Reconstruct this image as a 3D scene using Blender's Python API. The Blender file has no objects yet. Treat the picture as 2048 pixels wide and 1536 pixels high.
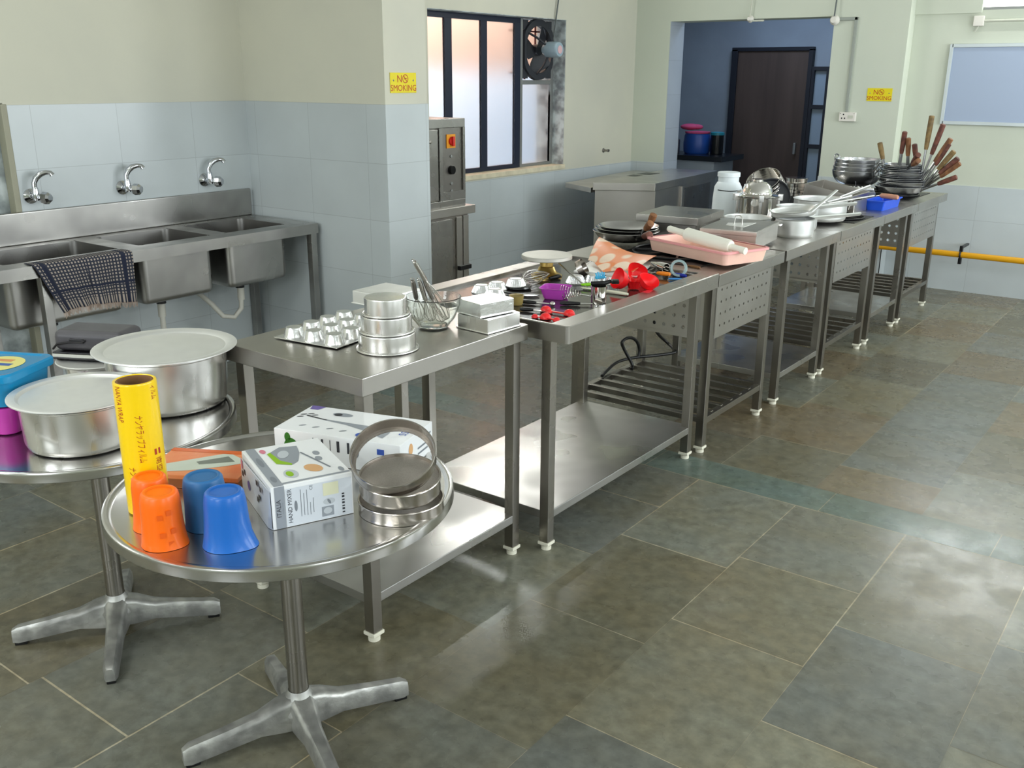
import bpy, bmesh, math, random
from mathutils import Vector, Matrix, Euler
PI = math.pi
rnd = random.Random(7)
SC = bpy.context.scene
COL = SC.collection

# ---------------------------------------------------------------- camera
CAM_H = 1.65
YAW, PITCH, ROLL, FPX = 0.640605, 0.311303, 0.005578, 1909.65
fw = Vector((-math.sin(YAW)*math.cos(PITCH), math.cos(YAW)*math.cos(PITCH), -math.sin(PITCH)))
r0 = Vector((math.cos(YAW), math.sin(YAW), 0)); u0 = r0.cross(fw)
rt = math.cos(ROLL)*r0+math.sin(ROLL)*u0; up = -math.sin(ROLL)*r0+math.cos(ROLL)*u0
cam = bpy.data.cameras.new('camera'); cam.sensor_width = 36; cam.lens = FPX/2048*36; cam.clip_start = 0.05
camo = bpy.data.objects.new('camera', cam); COL.objects.link(camo)
camo.matrix_world = Matrix(((rt.x, up.x, -fw.x, 0), (rt.y, up.y, -fw.y, 0), (rt.z, up.z, -fw.z, CAM_H), (0, 0, 0, 1)))
SC.camera = camo
def ray(px, py): return rt*((px-1024)/FPX)-up*((py-768)/FPX)+fw
def at(px, py, z):
    d = ray(px, py); t = (z-CAM_H)/d.z; return Vector((0, 0, CAM_H))+d*t
def atx(px, py, X):
    d = ray(px, py); return Vector((0, 0, CAM_H))+d*(X/d.x)
def aty(px, py, Y):
    d = ray(px, py); return Vector((0, 0, CAM_H))+d*(Y/d.y)

# ---------------------------------------------------------------- world, exposure, lights
SC.view_settings.view_transform = 'Standard'; SC.view_settings.look = 'None'
SC.view_settings.exposure = 0.12; SC.view_settings.gamma = 1; SC.view_settings.use_curve_mapping = False
W = bpy.data.worlds.new('world'); SC.world = W; W.use_nodes = True
W.node_tree.nodes['Background'].inputs[0].default_value = (0.80, 0.90, 1.0, 1); W.node_tree.nodes['Background'].inputs[1].default_value = 1.6
def area(name, loc, rot, sx, sy, power, col=(1, 1, 1), spread=PI):
    l = bpy.data.lights.new(name, 'AREA'); l.shape = 'RECTANGLE'; l.size = sx; l.size_y = sy; l.energy = power; l.color = col; l.spread = spread
    o = bpy.data.objects.new(name, l); COL.objects.link(o); o.location = loc; o.rotation_euler = rot; return o
DAY = (0.90, 0.96, 1.0); TUBE = (0.97, 1.0, 0.97)
# added fill lights along the right wall and rear wall, which have no openings
for y, e in ((0.2, 32), (2.6, 44), (5.0, 62), (7.0, 80)): area('fill_right', (2.45, y, 1.65), (0, PI/2, 0), 1.7, 1.2, e, DAY)
for x in (-3.2, -0.6): area('fill_rear', (x, -2.9, 1.8), (PI/2, 0, 0), 1.3, 1.6, 46, DAY)
area('daylight_lane', (-5.75, 6.4, 4.3), (0, math.radians(20), 0), 1.4, 4.0, 520, DAY)
# fluorescent tubes over window and far wall; the other, unseen tubes are added fill
TUBES = [((-4.60, 6.0, 2.42), 'Y', 1.2, 20), ((-1.25, 8.22, 2.42), 'X', 1.2, 13), ((-4.60, 1.2, 2.75), 'Y', 1.2, 4), ((2.40, 3.9, 2.6), 'Y', 1.2, 26), ((0.8, -2.9, 2.7), 'X', 1.2, 26), ((-2.6, -0.2, 2.94), 'X', 1.2, 26), ((-0.2, 5.0, 2.94), 'Y', 1.2, 0)]
area('next_room_light', (-3.9, 9.4, 2.8), (0, 0, 0), 0.8, 0.8, 20, (0.55, 0.72, 1.0))

# ---------------------------------------------------------------- materials
MT = {}
def sock(n, name, v):
    if name in n.inputs: n.inputs[name].default_value = v
def hexc(r, g, b):
    f = lambda c: (c/255/12.92) if c/255 <= 0.04045 else ((c/255+0.055)/1.055)**2.4
    return (f(r), f(g), f(b), 1)
def mat(name, col, rough=0.5, metal=0.0, var=0.0, vscale=8.0, stretch=None, rvar=0.0, bump=0.0, bscale=60.0, trans=0.0, ior=1.45, coat=0.0, emit=None, estr=0.0, spec=0.5, col2=None, alpha=1.0, coord='Object'):
    m = bpy.data.materials.new(name); m.use_nodes = True; nt = m.node_tree; N = nt.nodes; L = nt.links
    b = N['Principled BSDF']; c = hexc(*col) if len(col) == 3 and max(col) > 1 else tuple(col)
    if len(c) == 3: c = c+(1,)
    sock(b, 'Base Color', c); sock(b, 'Roughness', rough); sock(b, 'Metallic', metal); sock(b, 'Transmission Weight', trans); sock(b, 'IOR', ior)
    sock(b, 'Coat Weight', coat); sock(b, 'Specular IOR Level', spec); sock(b, 'Alpha', alpha)
    if emit: sock(b, 'Emission Color', hexc(*emit)); sock(b, 'Emission Strength', estr)
    if var or rvar or bump:
        tc = N.new('ShaderNodeTexCoord'); mp = N.new('ShaderNodeMapping'); L.new(tc.outputs[coord], mp.inputs[0])
        if stretch: mp.inputs['Scale'].default_value = stretch
        nz = N.new('ShaderNodeTexNoise'); L.new(mp.outputs[0], nz.inputs['Vector']); nz.inputs['Scale'].default_value = vscale; nz.inputs['Detail'].default_value = 2 if metal else 5
        if var:
            mx = N.new('ShaderNodeMix'); mx.data_type = 'RGBA'
            c2 = hexc(*col2) if col2 else tuple(max(0, x*(1-var)) for x in c[:3])+(1,)
            c1 = c if col2 else tuple(min(1, x*(1+var*0.5)) for x in c[:3])+(1,)
            mr = N.new('ShaderNodeMapRange'); mr.inputs[1].default_value = 0.3; mr.inputs[2].default_value = 0.7; mr.interpolation_type = 'SMOOTHSTEP'
            L.new(nz.outputs['Fac'], mr.inputs[0]); L.new(mr.outputs[0], mx.inputs['Factor'])
            mx.inputs['A'].default_value = c1; mx.inputs['B'].default_value = c2; L.new(mx.outputs['Result'], b.inputs['Base Color'])
        if rvar:
            m2 = N.new('ShaderNodeMapRange'); m2.interpolation_type = 'SMOOTHSTEP'; m2.inputs[1].default_value = 0.3; m2.inputs[2].default_value = 0.7
            m2.inputs[3].default_value = max(0.02, rough-rvar); m2.inputs[4].default_value = rough+rvar
            L.new(nz.outputs['Fac'], m2.inputs[0]); L.new(m2.outputs[0], b.inputs['Roughness'])
        if bump:
            n2 = N.new('ShaderNodeTexNoise'); n2.inputs['Scale'].default_value = bscale; n2.inputs['Detail'].default_value = 4; L.new(mp.outputs[0], n2.inputs['Vector'])
            bp = N.new('ShaderNodeBump'); bp.inputs['Strength'].default_value = bump; bp.inputs['Distance'].default_value = 0.01
            L.new(n2.outputs['Fac'], bp.inputs['Height']); L.new(bp.outputs[0], b.inputs['Normal'])
    MT[name] = m; return m
mat('steel', (0.52, 0.50, 0.47), 0.34, 1, 0.08, 4, None, 0.04)
mat('steel_top', (0.46, 0.44, 0.41), 0.30, 1, 0.08, 3, None, 0.04)
mat('steel_dark', (0.34, 0.32, 0.30), 0.32, 1, 0.25, 4, None, 0.08)
mat('steel_leg', (0.33, 0.31, 0.28), 0.30, 1, 0.08, 6, None, 0.03)
mat('steel_shelf', (0.56, 0.55, 0.53), 0.30, 1, 0.18, 3.5, None, 0.10, 0.02, 4)
mat('steel_round', (0.58, 0.57, 0.55), 0.22, 1, 0.12, 5, None, 0.06)
mat('polished', (0.72, 0.70, 0.67), 0.09, 1)
mat('chrome', (0.62, 0.63, 0.66), 0.08, 1)
mat('aluminium', (0.80, 0.79, 0.77), 0.27, 1, 0.06, 12, (1, 1, 0.2), 0.06)
mat('aluminium_matt', (0.86, 0.86, 0.84), 0.50, 0.85, 0.06, 8, None, 0.06)
mat('cast_alu', (0.40, 0.40, 0.38), 0.50, 0.8, 0.45, 14, None, 0.1, 0.2, 40)
mat('steel_sink', (0.40, 0.39, 0.37), 0.33, 1, 0.25, 4, None, 0.08)
mat('foil', (0.82, 0.82, 0.82), 0.24, 1, bump=0.15, bscale=50)
mat('plaster', (205, 203, 186), 0.75, 0, 0.05, 1.2, None, 0, 0.05, 90, col2=(196, 195, 181), coord='Object')
mat('plaster_far', (204, 209, 194), 0.75, 0, 0.05, 1.2, None, 0, 0.04, 90, col2=(198, 204, 190))
mat('ceiling_paint', (225, 226, 222), 0.8)
mat('white_foot', (225, 222, 205), 0.5)
mat('black_plastic', (18, 18, 20), 0.35)
mat('black_gloss', (14, 15, 17), 0.18)
mat('granite', (52, 48, 46), 0.16, 0, 0.3, 60, coat=0.3)
mat('mullion', (26, 33, 52), 0.4)
mat('alu_frame', (150, 152, 150), 0.4, 0.6)
mat('bright_plastic', (238, 240, 240), 0.4)

def tile_mat(name, col, u=0.45, v=0.30, off=(0, 0)):
    m = bpy.data.materials.new(name); m.use_nodes = True; nt = m.node_tree; N = nt.nodes; L = nt.links; b = N['Principled BSDF']
    g = N.new('ShaderNodeNewGeometry'); s = N.new('ShaderNodeSeparateXYZ'); L.new(g.outputs['Position'], s.inputs[0])
    a = N.new('ShaderNodeMath'); a.operation = 'ADD'; L.new(s.outputs[0], a.inputs[0]); L.new(s.outputs[1], a.inputs[1])
    a2 = N.new('ShaderNodeMath'); a2.operation = 'ADD'; L.new(a.outputs[0], a2.inputs[0]); a2.inputs[1].default_value = off[0]
    z2 = N.new('ShaderNodeMath'); z2.operation = 'ADD'; L.new(s.outputs[2], z2.inputs[0]); z2.inputs[1].default_value = off[1]
    cb = N.new('ShaderNodeCombineXYZ'); L.new(a2.outputs[0], cb.inputs[0]); L.new(z2.outputs[0], cb.inputs[1])
    br = N.new('ShaderNodeTexBrick'); br.offset = 0; br.inputs['Scale'].default_value = 1; br.inputs['Brick Width'].default_value = u; br.inputs['Row Height'].default_value = v
    br.inputs['Mortar Size'].default_value = 0.0016; br.inputs['Mortar Smooth'].default_value = 0.3
    c = hexc(*col); br.inputs['Color1'].default_value = c; br.inputs['Color2'].default_value = tuple(x*0.95 for x in c[:3])+(1,); br.inputs['Mortar'].default_value = tuple(x*0.72 for x in c[:3])+(1,)
    L.new(cb.outputs[0], br.inputs['Vector'])
    nz = N.new('ShaderNodeTexNoise'); nz.inputs['Scale'].default_value = 2.2; nz.inputs['Detail'].default_value = 6; L.new(g.outputs['Position'], nz.inputs['Vector'])
    mr = N.new('ShaderNodeMapRange'); mr.inputs[1].default_value = 0.35; mr.inputs[2].default_value = 0.7; mr.inputs[3].default_value = 1.03; mr.inputs[4].default_value = 0.93; L.new(nz.outputs['Fac'], mr.inputs[0])
    mx = N.new('ShaderNodeVectorMath'); mx.operation = 'SCALE'; L.new(br.outputs['Color'], mx.inputs[0]); L.new(mr.outputs[0], mx.inputs['Scale'])
    L.new(mx.outputs[0], b.inputs['Base Color']); b.inputs['Roughness'].default_value = 0.28
    MT[name] = m
tile_mat('tile', (190, 197, 199), 0.45, 0.30, (0.02, 0.29))
tile_mat('tile_far', (192, 200, 203), 0.45, 0.30, (0.05, 0.02))
tile_mat('tile_jamb', (176, 184, 192), 0.6, 0.30, (0.05, 0.0))

def floor_mat():
    m = bpy.data.materials.new('stone_slabs'); m.use_nodes = True; nt = m.node_tree; N = nt.nodes; L = nt.links; b = N['Principled BSDF']
    at_ = N.new('ShaderNodeAttribute'); at_.attribute_name = 'slab'
    g = N.new('ShaderNodeNewGeometry')
    def noise(sc, det, lo, hi, a, c):
        n = N.new('ShaderNodeTexNoise'); n.inputs['Scale'].default_value = sc; n.inputs['Detail'].default_value = det; n.inputs['Roughness'].default_value = 0.62; L.new(g.outputs['Position'], n.inputs['Vector'])
        r = N.new('ShaderNodeMapRange'); r.inputs[1].default_value = lo; r.inputs[2].default_value = hi; r.inputs[3].default_value = a; r.inputs[4].default_value = c; r.interpolation_type = 'SMOOTHSTEP'; L.new(n.outputs['Fac'], r.inputs[0]); return r
    n1 = noise(2.6, 4, 0.25, 0.78, 0, 1); n2 = noise(22, 10, 0.2, 0.8, 0.70, 1.30)
    mx = N.new('ShaderNodeMix'); mx.data_type = 'RGBA'; L.new(n1.outputs[0], mx.inputs['Factor']); mx.inputs['A'].default_value = (1.0, 1.0, 1.0, 1); mx.inputs['B'].default_value = (0.98, 0.86, 0.68, 1)
    ml = N.new('ShaderNodeMix'); ml.data_type = 'RGBA'; ml.blend_type = 'MULTIPLY'; ml.inputs['Factor'].default_value = 1
    L.new(at_.outputs['Color'], ml.inputs['A']); L.new(mx.outputs['Result'], ml.inputs['B'])
    sc = N.new('ShaderNodeVectorMath'); sc.operation = 'SCALE'; L.new(ml.outputs['Result'], sc.inputs[0]); L.new(n2.outputs[0], sc.inputs['Scale'])
    L.new(sc.outputs[0], b.inputs['Base Color'])
    r3 = noise(6, 3, 0.2, 0.8, 0.20, 0.36); L.new(r3.outputs[0], b.inputs['Roughness'])
    n4 = N.new('ShaderNodeTexNoise'); n4.inputs['Scale'].default_value = 7; n4.inputs['Detail'].default_value = 5; L.new(g.outputs['Position'], n4.inputs['Vector'])
    bp = N.new('ShaderNodeBump'); bp.inputs['Strength'].default_value = 0.03; bp.inputs['Distance'].default_value = 0.01; L.new(n4.outputs['Fac'], bp.inputs['Height']); L.new(bp.outputs[0], b.inputs['Normal'])
    MT['stone'] = m
floor_mat()

# ---------------------------------------------------------------- mesh helpers
class G:
    """collects faces for ONE mesh object"""
    def __init__(s): s.bm = bmesh.new(); s.mi = 0; s.M = Matrix.Identity(4)
    def _new(s, before):
        fs = [f for f in s.bm.faces if f.index == -1 or f.index >= before]
        return fs
    def v(s, p): return s.bm.verts.new(s.M @ Vector(p))
    def f(s, vs):
        try: fa = s.bm.faces.new(vs); fa.material_index = s.mi; return fa
        except ValueError: return None
    def box(s, x0, x1, y0, y1, z0, z1, bev=0.0, seg=2):
        V = [s.v((x, y, z)) for x in (x0, x1) for y in (y0, y1) for z in (z0, z1)]
        F = [s.f([V[i] for i in q]) for q in ((0, 1, 3, 2), (4, 6, 7, 5), (0, 4, 5, 1), (2, 3, 7, 6), (0, 2, 6, 4), (1, 5, 7, 3))]
        if bev:
            E = list({e for fa in F for e in fa.edges}); r = bmesh.ops.bevel(s.bm, geom=E, offset=bev, segments=seg, affect='EDGES', profile=0.5)
            for fa in r['faces']: fa.material_index = s.mi
        return s
    def prism(s, poly, z0, z1, bev=0.0):
        a = [s.v((p[0], p[1], z0)) for p in poly]; b = [s.v((p[0], p[1], z1)) for p in poly]; n = len(poly)
        F = [s.f(a[::-1]), s.f(b)]+[s.f([a[i], a[(i+1) % n], b[(i+1) % n], b[i]]) for i in range(n)]
        if bev:
            E = list({e for fa in F if fa for e in fa.edges}); r = bmesh.ops.bevel(s.bm, geom=E, offset=bev, segments=2, affect='EDGES', profile=0.5)
            for fa in r['faces']: fa.material_index = s.mi
        return s
    def lathe(s, prof, c=(0, 0, 0), seg=32, rx=1.0, ry=1.0, flute=0, fa=0.0, close=True):
        """prof: list of (r, z); r==0 closes to a point; flute: ripples round the wall"""
        rings = []
        for (r, z) in prof:
            if r <= 1e-6: rings.append([s.v((c[0], c[1], c[2]+z))])
            else:
                ring = []
                for i in range(seg):
                    t = 2*PI*i/seg; k = 1+(fa*(1 if i % 2 else -1) if flute else 0)
                    ring.append(s.v((c[0]+r*k*rx*math.cos(t), c[1]+r*k*ry*math.sin(t), c[2]+z)))
                rings.append(ring)
        for a, b in zip(rings, rings[1:]):
            for i in range(seg):
                j = (i+1) % seg
                if len(a) == 1 and len(b) == 1: continue
                if len(a) == 1: s.f([a[0], b[j], b[i]])
                elif len(b) == 1: s.f([a[i], a[j], b[0]])
                else: s.f([a[i], a[j], b[j], b[i]])
        return s
    def tube(s, pts, r, seg=10, closed=False, caps=True, r2=None, flat=1.0):
        pts = [Vector(p) for p in pts]; n = len(pts); rings = []; prev = None
        for i, p in enumerate(pts):
            if closed: t = (pts[(i+1) % n]-pts[i-1])
            else: t = pts[min(i+1, n-1)]-pts[max(i-1, 0)]
            t.normalize()
            if prev is None: a = Vector((0, 0, 1)) if abs(t.z) < 0.9 else Vector((1, 0, 0)); u = t.cross(a).normalized()
            else: u = (prev-t*prev.dot(t)).normalized()
            prev = u; w = t.cross(u); rr = r if r2 is None else r+(r2-r)*i/(n-1)
            if isinstance(r, (list, tuple)): rr = r[i]
            rings.append([s.v(p+u*(rr*math.cos(2*PI*k/seg))+w*(rr*flat*math.sin(2*PI*k/seg))) for k in range(seg)])
        m = n if closed else n-1
        for i in range(m):
            a, b = rings[i], rings[(i+1) % n]
            for k in range(seg): s.f([a[k], a[(k+1) % seg], b[(k+1) % seg], b[k]])
        if caps and not closed: s.f(rings[0][::-1]); s.f(rings[-1])
        return s
    def ball(s, c, r, seg=16, sz=1.0):
        n = seg//2; return s.lathe([(r*math.sin(PI*i/n) if 0 < i < n else 0, -r*sz*math.cos(PI*i/n)) for i in range(n+1)], c, seg)
    def perf(s, o, du, dv, nu, nv, r, rows=None):
        """perforated sheet: origin o, full edge vectors du, dv, nu x nv holes"""
        o = Vector(o); du = Vector(du)/nu; dv = Vector(dv)/nv; lu, lv = du.length, dv.length
        for i in range(nu):
            for j in range(nv):
                c = o+du*(i+0.5)+dv*(j+0.5); out = []; inn = []
                for k, (a, b) in enumerate([(-.5, -.5), (0, -.5), (.5, -.5), (.5, 0), (.5, .5), (0, .5), (-.5, .5), (-.5, 0)]):
                    out.append(s.v(c+du*a+dv*b)); t = math.atan2(b*lv, a*lu) if k % 2 else math.atan2(b, a)
                    inn.append(s.v(c+du*(r*math.cos(t)/lu)+dv*(r*math.sin(t)/lv)))
                for k in range(8): s.f([out[k], out[(k+1) % 8], inn[(k+1) % 8], inn[k]])
        return s
    def mesh(s, vs, fs):
        V = [s.v(p) for p in vs]
        for f in fs: s.f([V[i] for i in f])
        return s
    def build(s, name, mats, parent=None, smooth=True, ang=38, world=False, solid=0.0, sub=0, loc=None, rot=None, dedup=True):
        if dedup: bmesh.ops.remove_doubles(s.bm, verts=s.bm.verts, dist=1e-5)
        bmesh.ops.recalc_face_normals(s.bm, faces=s.bm.faces)
        me = bpy.data.meshes.new(name)
        if world and parent is not None:
            bmesh.ops.transform(s.bm, matrix=wm(parent).inverted(), verts=s.bm.verts)
        elif world == 'base':   # top-level mesh thing: origin goes to its base
            xs = [v.co for v in s.bm.verts]; c = Vector((sum(v.x for v in xs)/len(xs), sum(v.y for v in xs)/len(xs), min(v.z for v in xs)))
            bmesh.ops.translate(s.bm, vec=-c, verts=s.bm.verts); loc = c
        s.bm.to_mesh(me); s.bm.free()
        if isinstance(mats, str): mats = [mats]
        for m in mats: me.materials.append(MT[m])
        if smooth: me.shade_smooth(); me.set_sharp_from_angle(angle=math.radians(ang))
        o = bpy.data.objects.new(name, me); COL.objects.link(o)
        if parent is not None: o.parent = parent
        if loc is not None: o.location = loc
        if rot is not None: o.rotation_euler = rot
        if solid: md = o.modifiers.new('thickness', 'SOLIDIFY'); md.thickness = solid; md.offset = 0
        if smooth: md = o.modifiers.new('weighted_normals', 'WEIGHTED_NORMAL'); md.keep_sharp = True; md.weight = 80
        if sub: md = o.modifiers.new('smooth', 'SUBSURF'); md.levels = sub; md.render_levels = sub
        return o
def wm(o):
    m = Matrix.LocRotScale(o.location, o.rotation_euler, o.scale)
    return wm(o.parent) @ m if o.parent else m
def tag(o, label=None, cat=None, group=None, kind=None):
    for k, v in (('label', label), ('category', cat), ('group', group), ('kind', kind)):
        if v: o[k] = v
    return o
def thing(name, loc, label, cat, rz=0.0, group=None, rot=None):
    o = bpy.data.objects.new(name, None); COL.objects.link(o); o.location = loc; o.rotation_euler = rot if rot else (0, 0, rz); o.empty_display_size = 0.05
    return tag(o, label, cat, group)
def struct(o, label=None): return tag(o, label, None, None, 'structure')
def copy_tree(o, parent=None, loc=None, rz=None, label=None):
    c = o.copy(); COL.objects.link(c)
    if parent is not None: c.parent = parent
    if loc is not None: c.location = loc
    if rz is not None: c.rotation_euler = (0, 0, rz) if not isinstance(rz, tuple) else rz
    if label: c['label'] = label
    for ch in list(o.children): copy_tree(ch, c)
    return c
def text_geo(g, body, size, M, ax='CENTER', depth=0.0):
    """lettering as flat mesh faces placed by matrix M (text lies in its local XY plane)"""
    cu = bpy.data.curves.new('t', 'FONT'); cu.body = body; cu.size = size; cu.align_x = ax; cu.align_y = 'CENTER'; cu.resolution_u = 3
    ob = bpy.data.objects.new('t', cu); COL.objects.link(ob)
    dg = bpy.context.evaluated_depsgraph_get(); dg.update(); ev = ob.evaluated_get(dg); me = ev.to_mesh()
    vs = [M @ v.co if not callable(M) else M(v.co) for v in me.vertices]; fs = [list(p.vertices) for p in me.polygons]
    ev.to_mesh_clear(); bpy.data.objects.remove(ob); bpy.data.curves.remove(cu)
    g.mesh(vs, fs)
def frame(o, x, y):
    """matrix whose local X runs along x and local Y along y, origin o"""
    x = Vector(x).normalized(); y = Vector(y); y = (y-x*y.dot(x)).normalized(); z = x.cross(y)
    return Matrix(((x.x, y.x, z.x, o[0]), (x.y, y.y, z.y, o[1]), (x.z, y.z, z.z, o[2]), (0, 0, 0, 1)))
# ---------------------------------------------------------------- the room shell
XL, YD, YB, XR, YR, ZC = -4.70, 8.19, 8.33, 2.5, -3.0, 3.0
def make_floor():
    me = bpy.data.meshes.new('floor'); bm = bmesh.new(); lay = bm.loops.layers.float_color.new('slab'); r = random.Random(11)
    pal = [(108, 107, 92), (112, 112, 98), (104, 107, 100), (109, 111, 102), (108, 101, 84), (100, 98, 84), (115, 118, 108), (101, 105, 100)]
    def quad(x0, x1, y0, y1, z, c):
        f = bm.faces.new([bm.verts.new(p) for p in ((x0, y0, z), (x1, y0, z), (x1, y1, z), (x0, y1, z))])
        for l in f.loops: l[lay] = c
    grout = hexc(168, 162, 142)
    quad(-5.8, XR, YR, 11.2, -0.0005, grout)
    P = 0.432; g = 0.0022
    fixed = {0: [2.28, 2.875, 3.53], 1: [1.85, 2.46, 2.98, 3.53], 2: [2.15, 2.74, 3.53], -1: [2.67, 3.18, 3.53]}
    for k in range(-10, 11):
        x0 = -1.622+P*k; x1 = x0+P
        js = []
        y = 3.53; lst = fixed.get(k, [3.53]); y = min(lst); down = []
        while y > YR: y -= 0.60+r.uniform(-0.03, 0.03); down.append(max(y, YR))
        js = sorted(down)+sorted(lst)
        ups = [3.75]; y = 3.75+r.uniform(0.25, 0.6)
        while y < 11.2: ups.append(y); y += 0.60+r.uniform(-0.03, 0.03)
        ups.append(11.2)
        for seq in (js, ups):
            for a, b in zip(seq, seq[1:]):
                c = Vector(hexc(*r.choice(pal))[:3])*r.uniform(0.9, 1.1)
                gg = g*r.choice([0.15, 0.5, 1.0, 1.4])
                quad(x0+gg*r.choice([0.2, 1]), x1-gg*r.choice([0.2, 1]), a+gg, b-gg, 0, (c.x, c.y, c.z, 1))
    x = -5.8
    while x < XR:   # narrow teal band across the room
        w = r.uniform(0.5, 0.8); c = Vector(hexc(92, 106, 100)[:3])*r.uniform(0.9, 1.12); quad(x+g*0.6, min(x+w, XR)-g*0.6, 3.53+g, 3.75-g*0.2, 0, (c.x, c.y, c.z, 1)); x += w
    bm.to_mesh(me); bm.free(); me.materials.append(MT['stone']); o = bpy.data.objects.new('floor', me); COL.objects.link(o); struct(o)
make_floor()
g = G(); g.box(-5.9, XR+.1, YR-.1, YB+.3, ZC, ZC+.1); struct(g.build('ceiling', 'ceiling_paint', smooth=False))
# left wall with the window opening
WY0, WY1, WZ0, WZ1 = 5.30, 7.03, 0.93, 2.10
g = G(); T = 0.30
g.box(XL-T, XL, YR, 1.2, 0, ZC); g.box(XL-T, XL, 1.2, 2.30, 1.52, ZC); g.box(XL-T, XL, 2.30, WY0, 0, ZC)
g.box(XL-T, XL, WY0, WY1, 0, WZ0); g.box(XL-T, XL, WY0, WY1, WZ1, ZC); g.box(XL-T, XL, WY1, YD+.3, 0, ZC)
wl = struct(g.build('wall_left', 'plaster', smooth=False))
mat('weathered', (196, 204, 204), 0.6, 0, 0.4, 9, None, 0.1, col2=(120, 128, 128))
g = G(); g.box(XL-T, XL-.05, 1.2, 2.30, 0, 1.52); struct(g.build('wall_niche', 'weathered', smooth=False))
g = G(); g.box(XL-.05, XL+.008, 2.285, 2.315, 0, 1.515, .003); mat('beige_trim', (150, 148, 128), 0.5); struct(g.build('trim_1', 'beige_trim'))
# tile cladding, 6 mm proud of the plaster
g = G(); g.box(XL, XL+.006, 2.315, 3.694, 0, 1.51); struct(g.build('cladding_left', 'tile', wl, smooth=False)); 
g = G(); g.box(XL, XL+.006, 3.90, YD, 0, 0.885); struct(g.build('cladding_left', 'tile_far', wl, smooth=False))
PX, PY0, PY1 = -3.58, 3.70, 4.02
g = G(); g.box(XL, PX, PY0, PY1, 0, ZC); wp = struct(g.build('wall_partition', 'plaster', smooth=False))
g = G(); g.box(XL+.006, PX, PY0-.006, PY0, 0, 1.51); g.box(PX, PX+.006, PY0-.006, PY1+.006, 0, 1.51); struct(g.build('cladding_partition', 'tile', wp, smooth=False))
# window sill and the grimy reveal
mat('sill_stone', (212, 204, 178), 0.5, 0, 0.15, 12)
g = G(); g.box(XL-.30, XL+.012, WY0-.02, WY1+.01, WZ0-.035, WZ0+.002, .003); struct(g.build('trim_2', 'sill_stone'))
mat('grimy_white', (206, 216, 218), 0.6, 0, 0.5, 14, None, 0.05, col2=(128, 132, 136))
g = G(); g.box(XL-.29, XL-.003, WY1-.004, WY1+.004, WZ0, WZ1); g.box(XL-.29, XL-.003, WY0, WY1, WZ1-.004, WZ1+.004); struct(g.build('trim_3', 'grimy_white', smooth=False))
# door wall and back wall
DX0, DX1, DZ = -4.35, -2.865, 2.13
g = G(); g.box(XL, DX0, YD, YD+.26, 0, ZC); g.box(DX0, DX1, YD, YD+.26, DZ, ZC); g.box(DX1, -2.275, YD, YD+.26, 0, ZC)
wd = struct(g.build('wall_door', 'plaster_far', smooth=False))
g = G(); g.box(XL+.006, DX0+.004, YD-.006, YD, 0, 0.89); g.box(DX1-.004, -2.269, YD-.006, YD, 0, 0.86); g.box(-2.275, -2.269, YD-.006, YB, 0, 0.86); struct(g.build('cladding_door', 'tile_far', wd, smooth=False))
g = G(); g.box(DX0, DX0+.006, YD+.001, YD+.262, 0, DZ); struct(g.build('jamb_cladding', 'tile_jamb', wd, smooth=False))
VX0, VX1, VZ0 = -1.79, -0.6, 2.15
g = G(); g.box(-2.275, XR, YB, YB+.2, 0, VZ0); g.box(-2.275, VX0, YB, YB+.2, VZ0, ZC); g.box(VX1, XR, YB, YB+.2, VZ0, ZC); g.box(VX0, VX1, YB, YB+.2, 2.62, ZC)
g.box(-2.275, VX0, YB-.02, YB, 2.13, ZC)
wb = struct(g.build('wall_back', 'plaster_far', smooth=False))
g = G(); g.box(-2.269, XR, YB-.006, YB, 0, 0.845); struct(g.build('cladding_back', 'tile_far', wb, smooth=False))
mat('bright_sky', (250, 252, 255), 0.9, emit=(255, 255, 255), estr=2.5)
g = G(); g.box(VX0, VX1, YB+.1, YB+.11, VZ0, 2.62); w2 = struct(g.build('window_2', 'bright_sky', smooth=False))
g = G(); g.box(VX0, VX1, YB+.02, YB+.05, VZ0, VZ0+.02); g.box(VX0+.6, VX0+.62, YB+.02, YB+.05, VZ0, 2.62); struct(g.build('window_frame', 'alu_frame', w2))
g = G(); g.box(XR, XR+.15, YR, YB+.2, 0, ZC); struct(g.build('wall_right', 'plaster_far', smooth=False))
g = G(); g.box(-5.0, XR, YR-.15, YR, 0, ZC); struct(g.build('wall_rear', 'plaster_far', smooth=False))
# building across the lane, seen blurred through the frosted panes
mat('orange_plaster', (208, 168, 144), 0.9, 0, 0.08, 3); mat('white_plaster', (226, 232, 240), 0.9, 0, 0.06, 3)
g = G(); g.box(-6.9, -6.7, 3.0, 12, -0.5, 1.70); g.mi = 1; g.box(-6.9, -6.7, 3.0, 12, 1.70, 4.2); struct(g.build('wall_outside', ['white_plaster', 'orange_plaster'], smooth=False))

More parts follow.
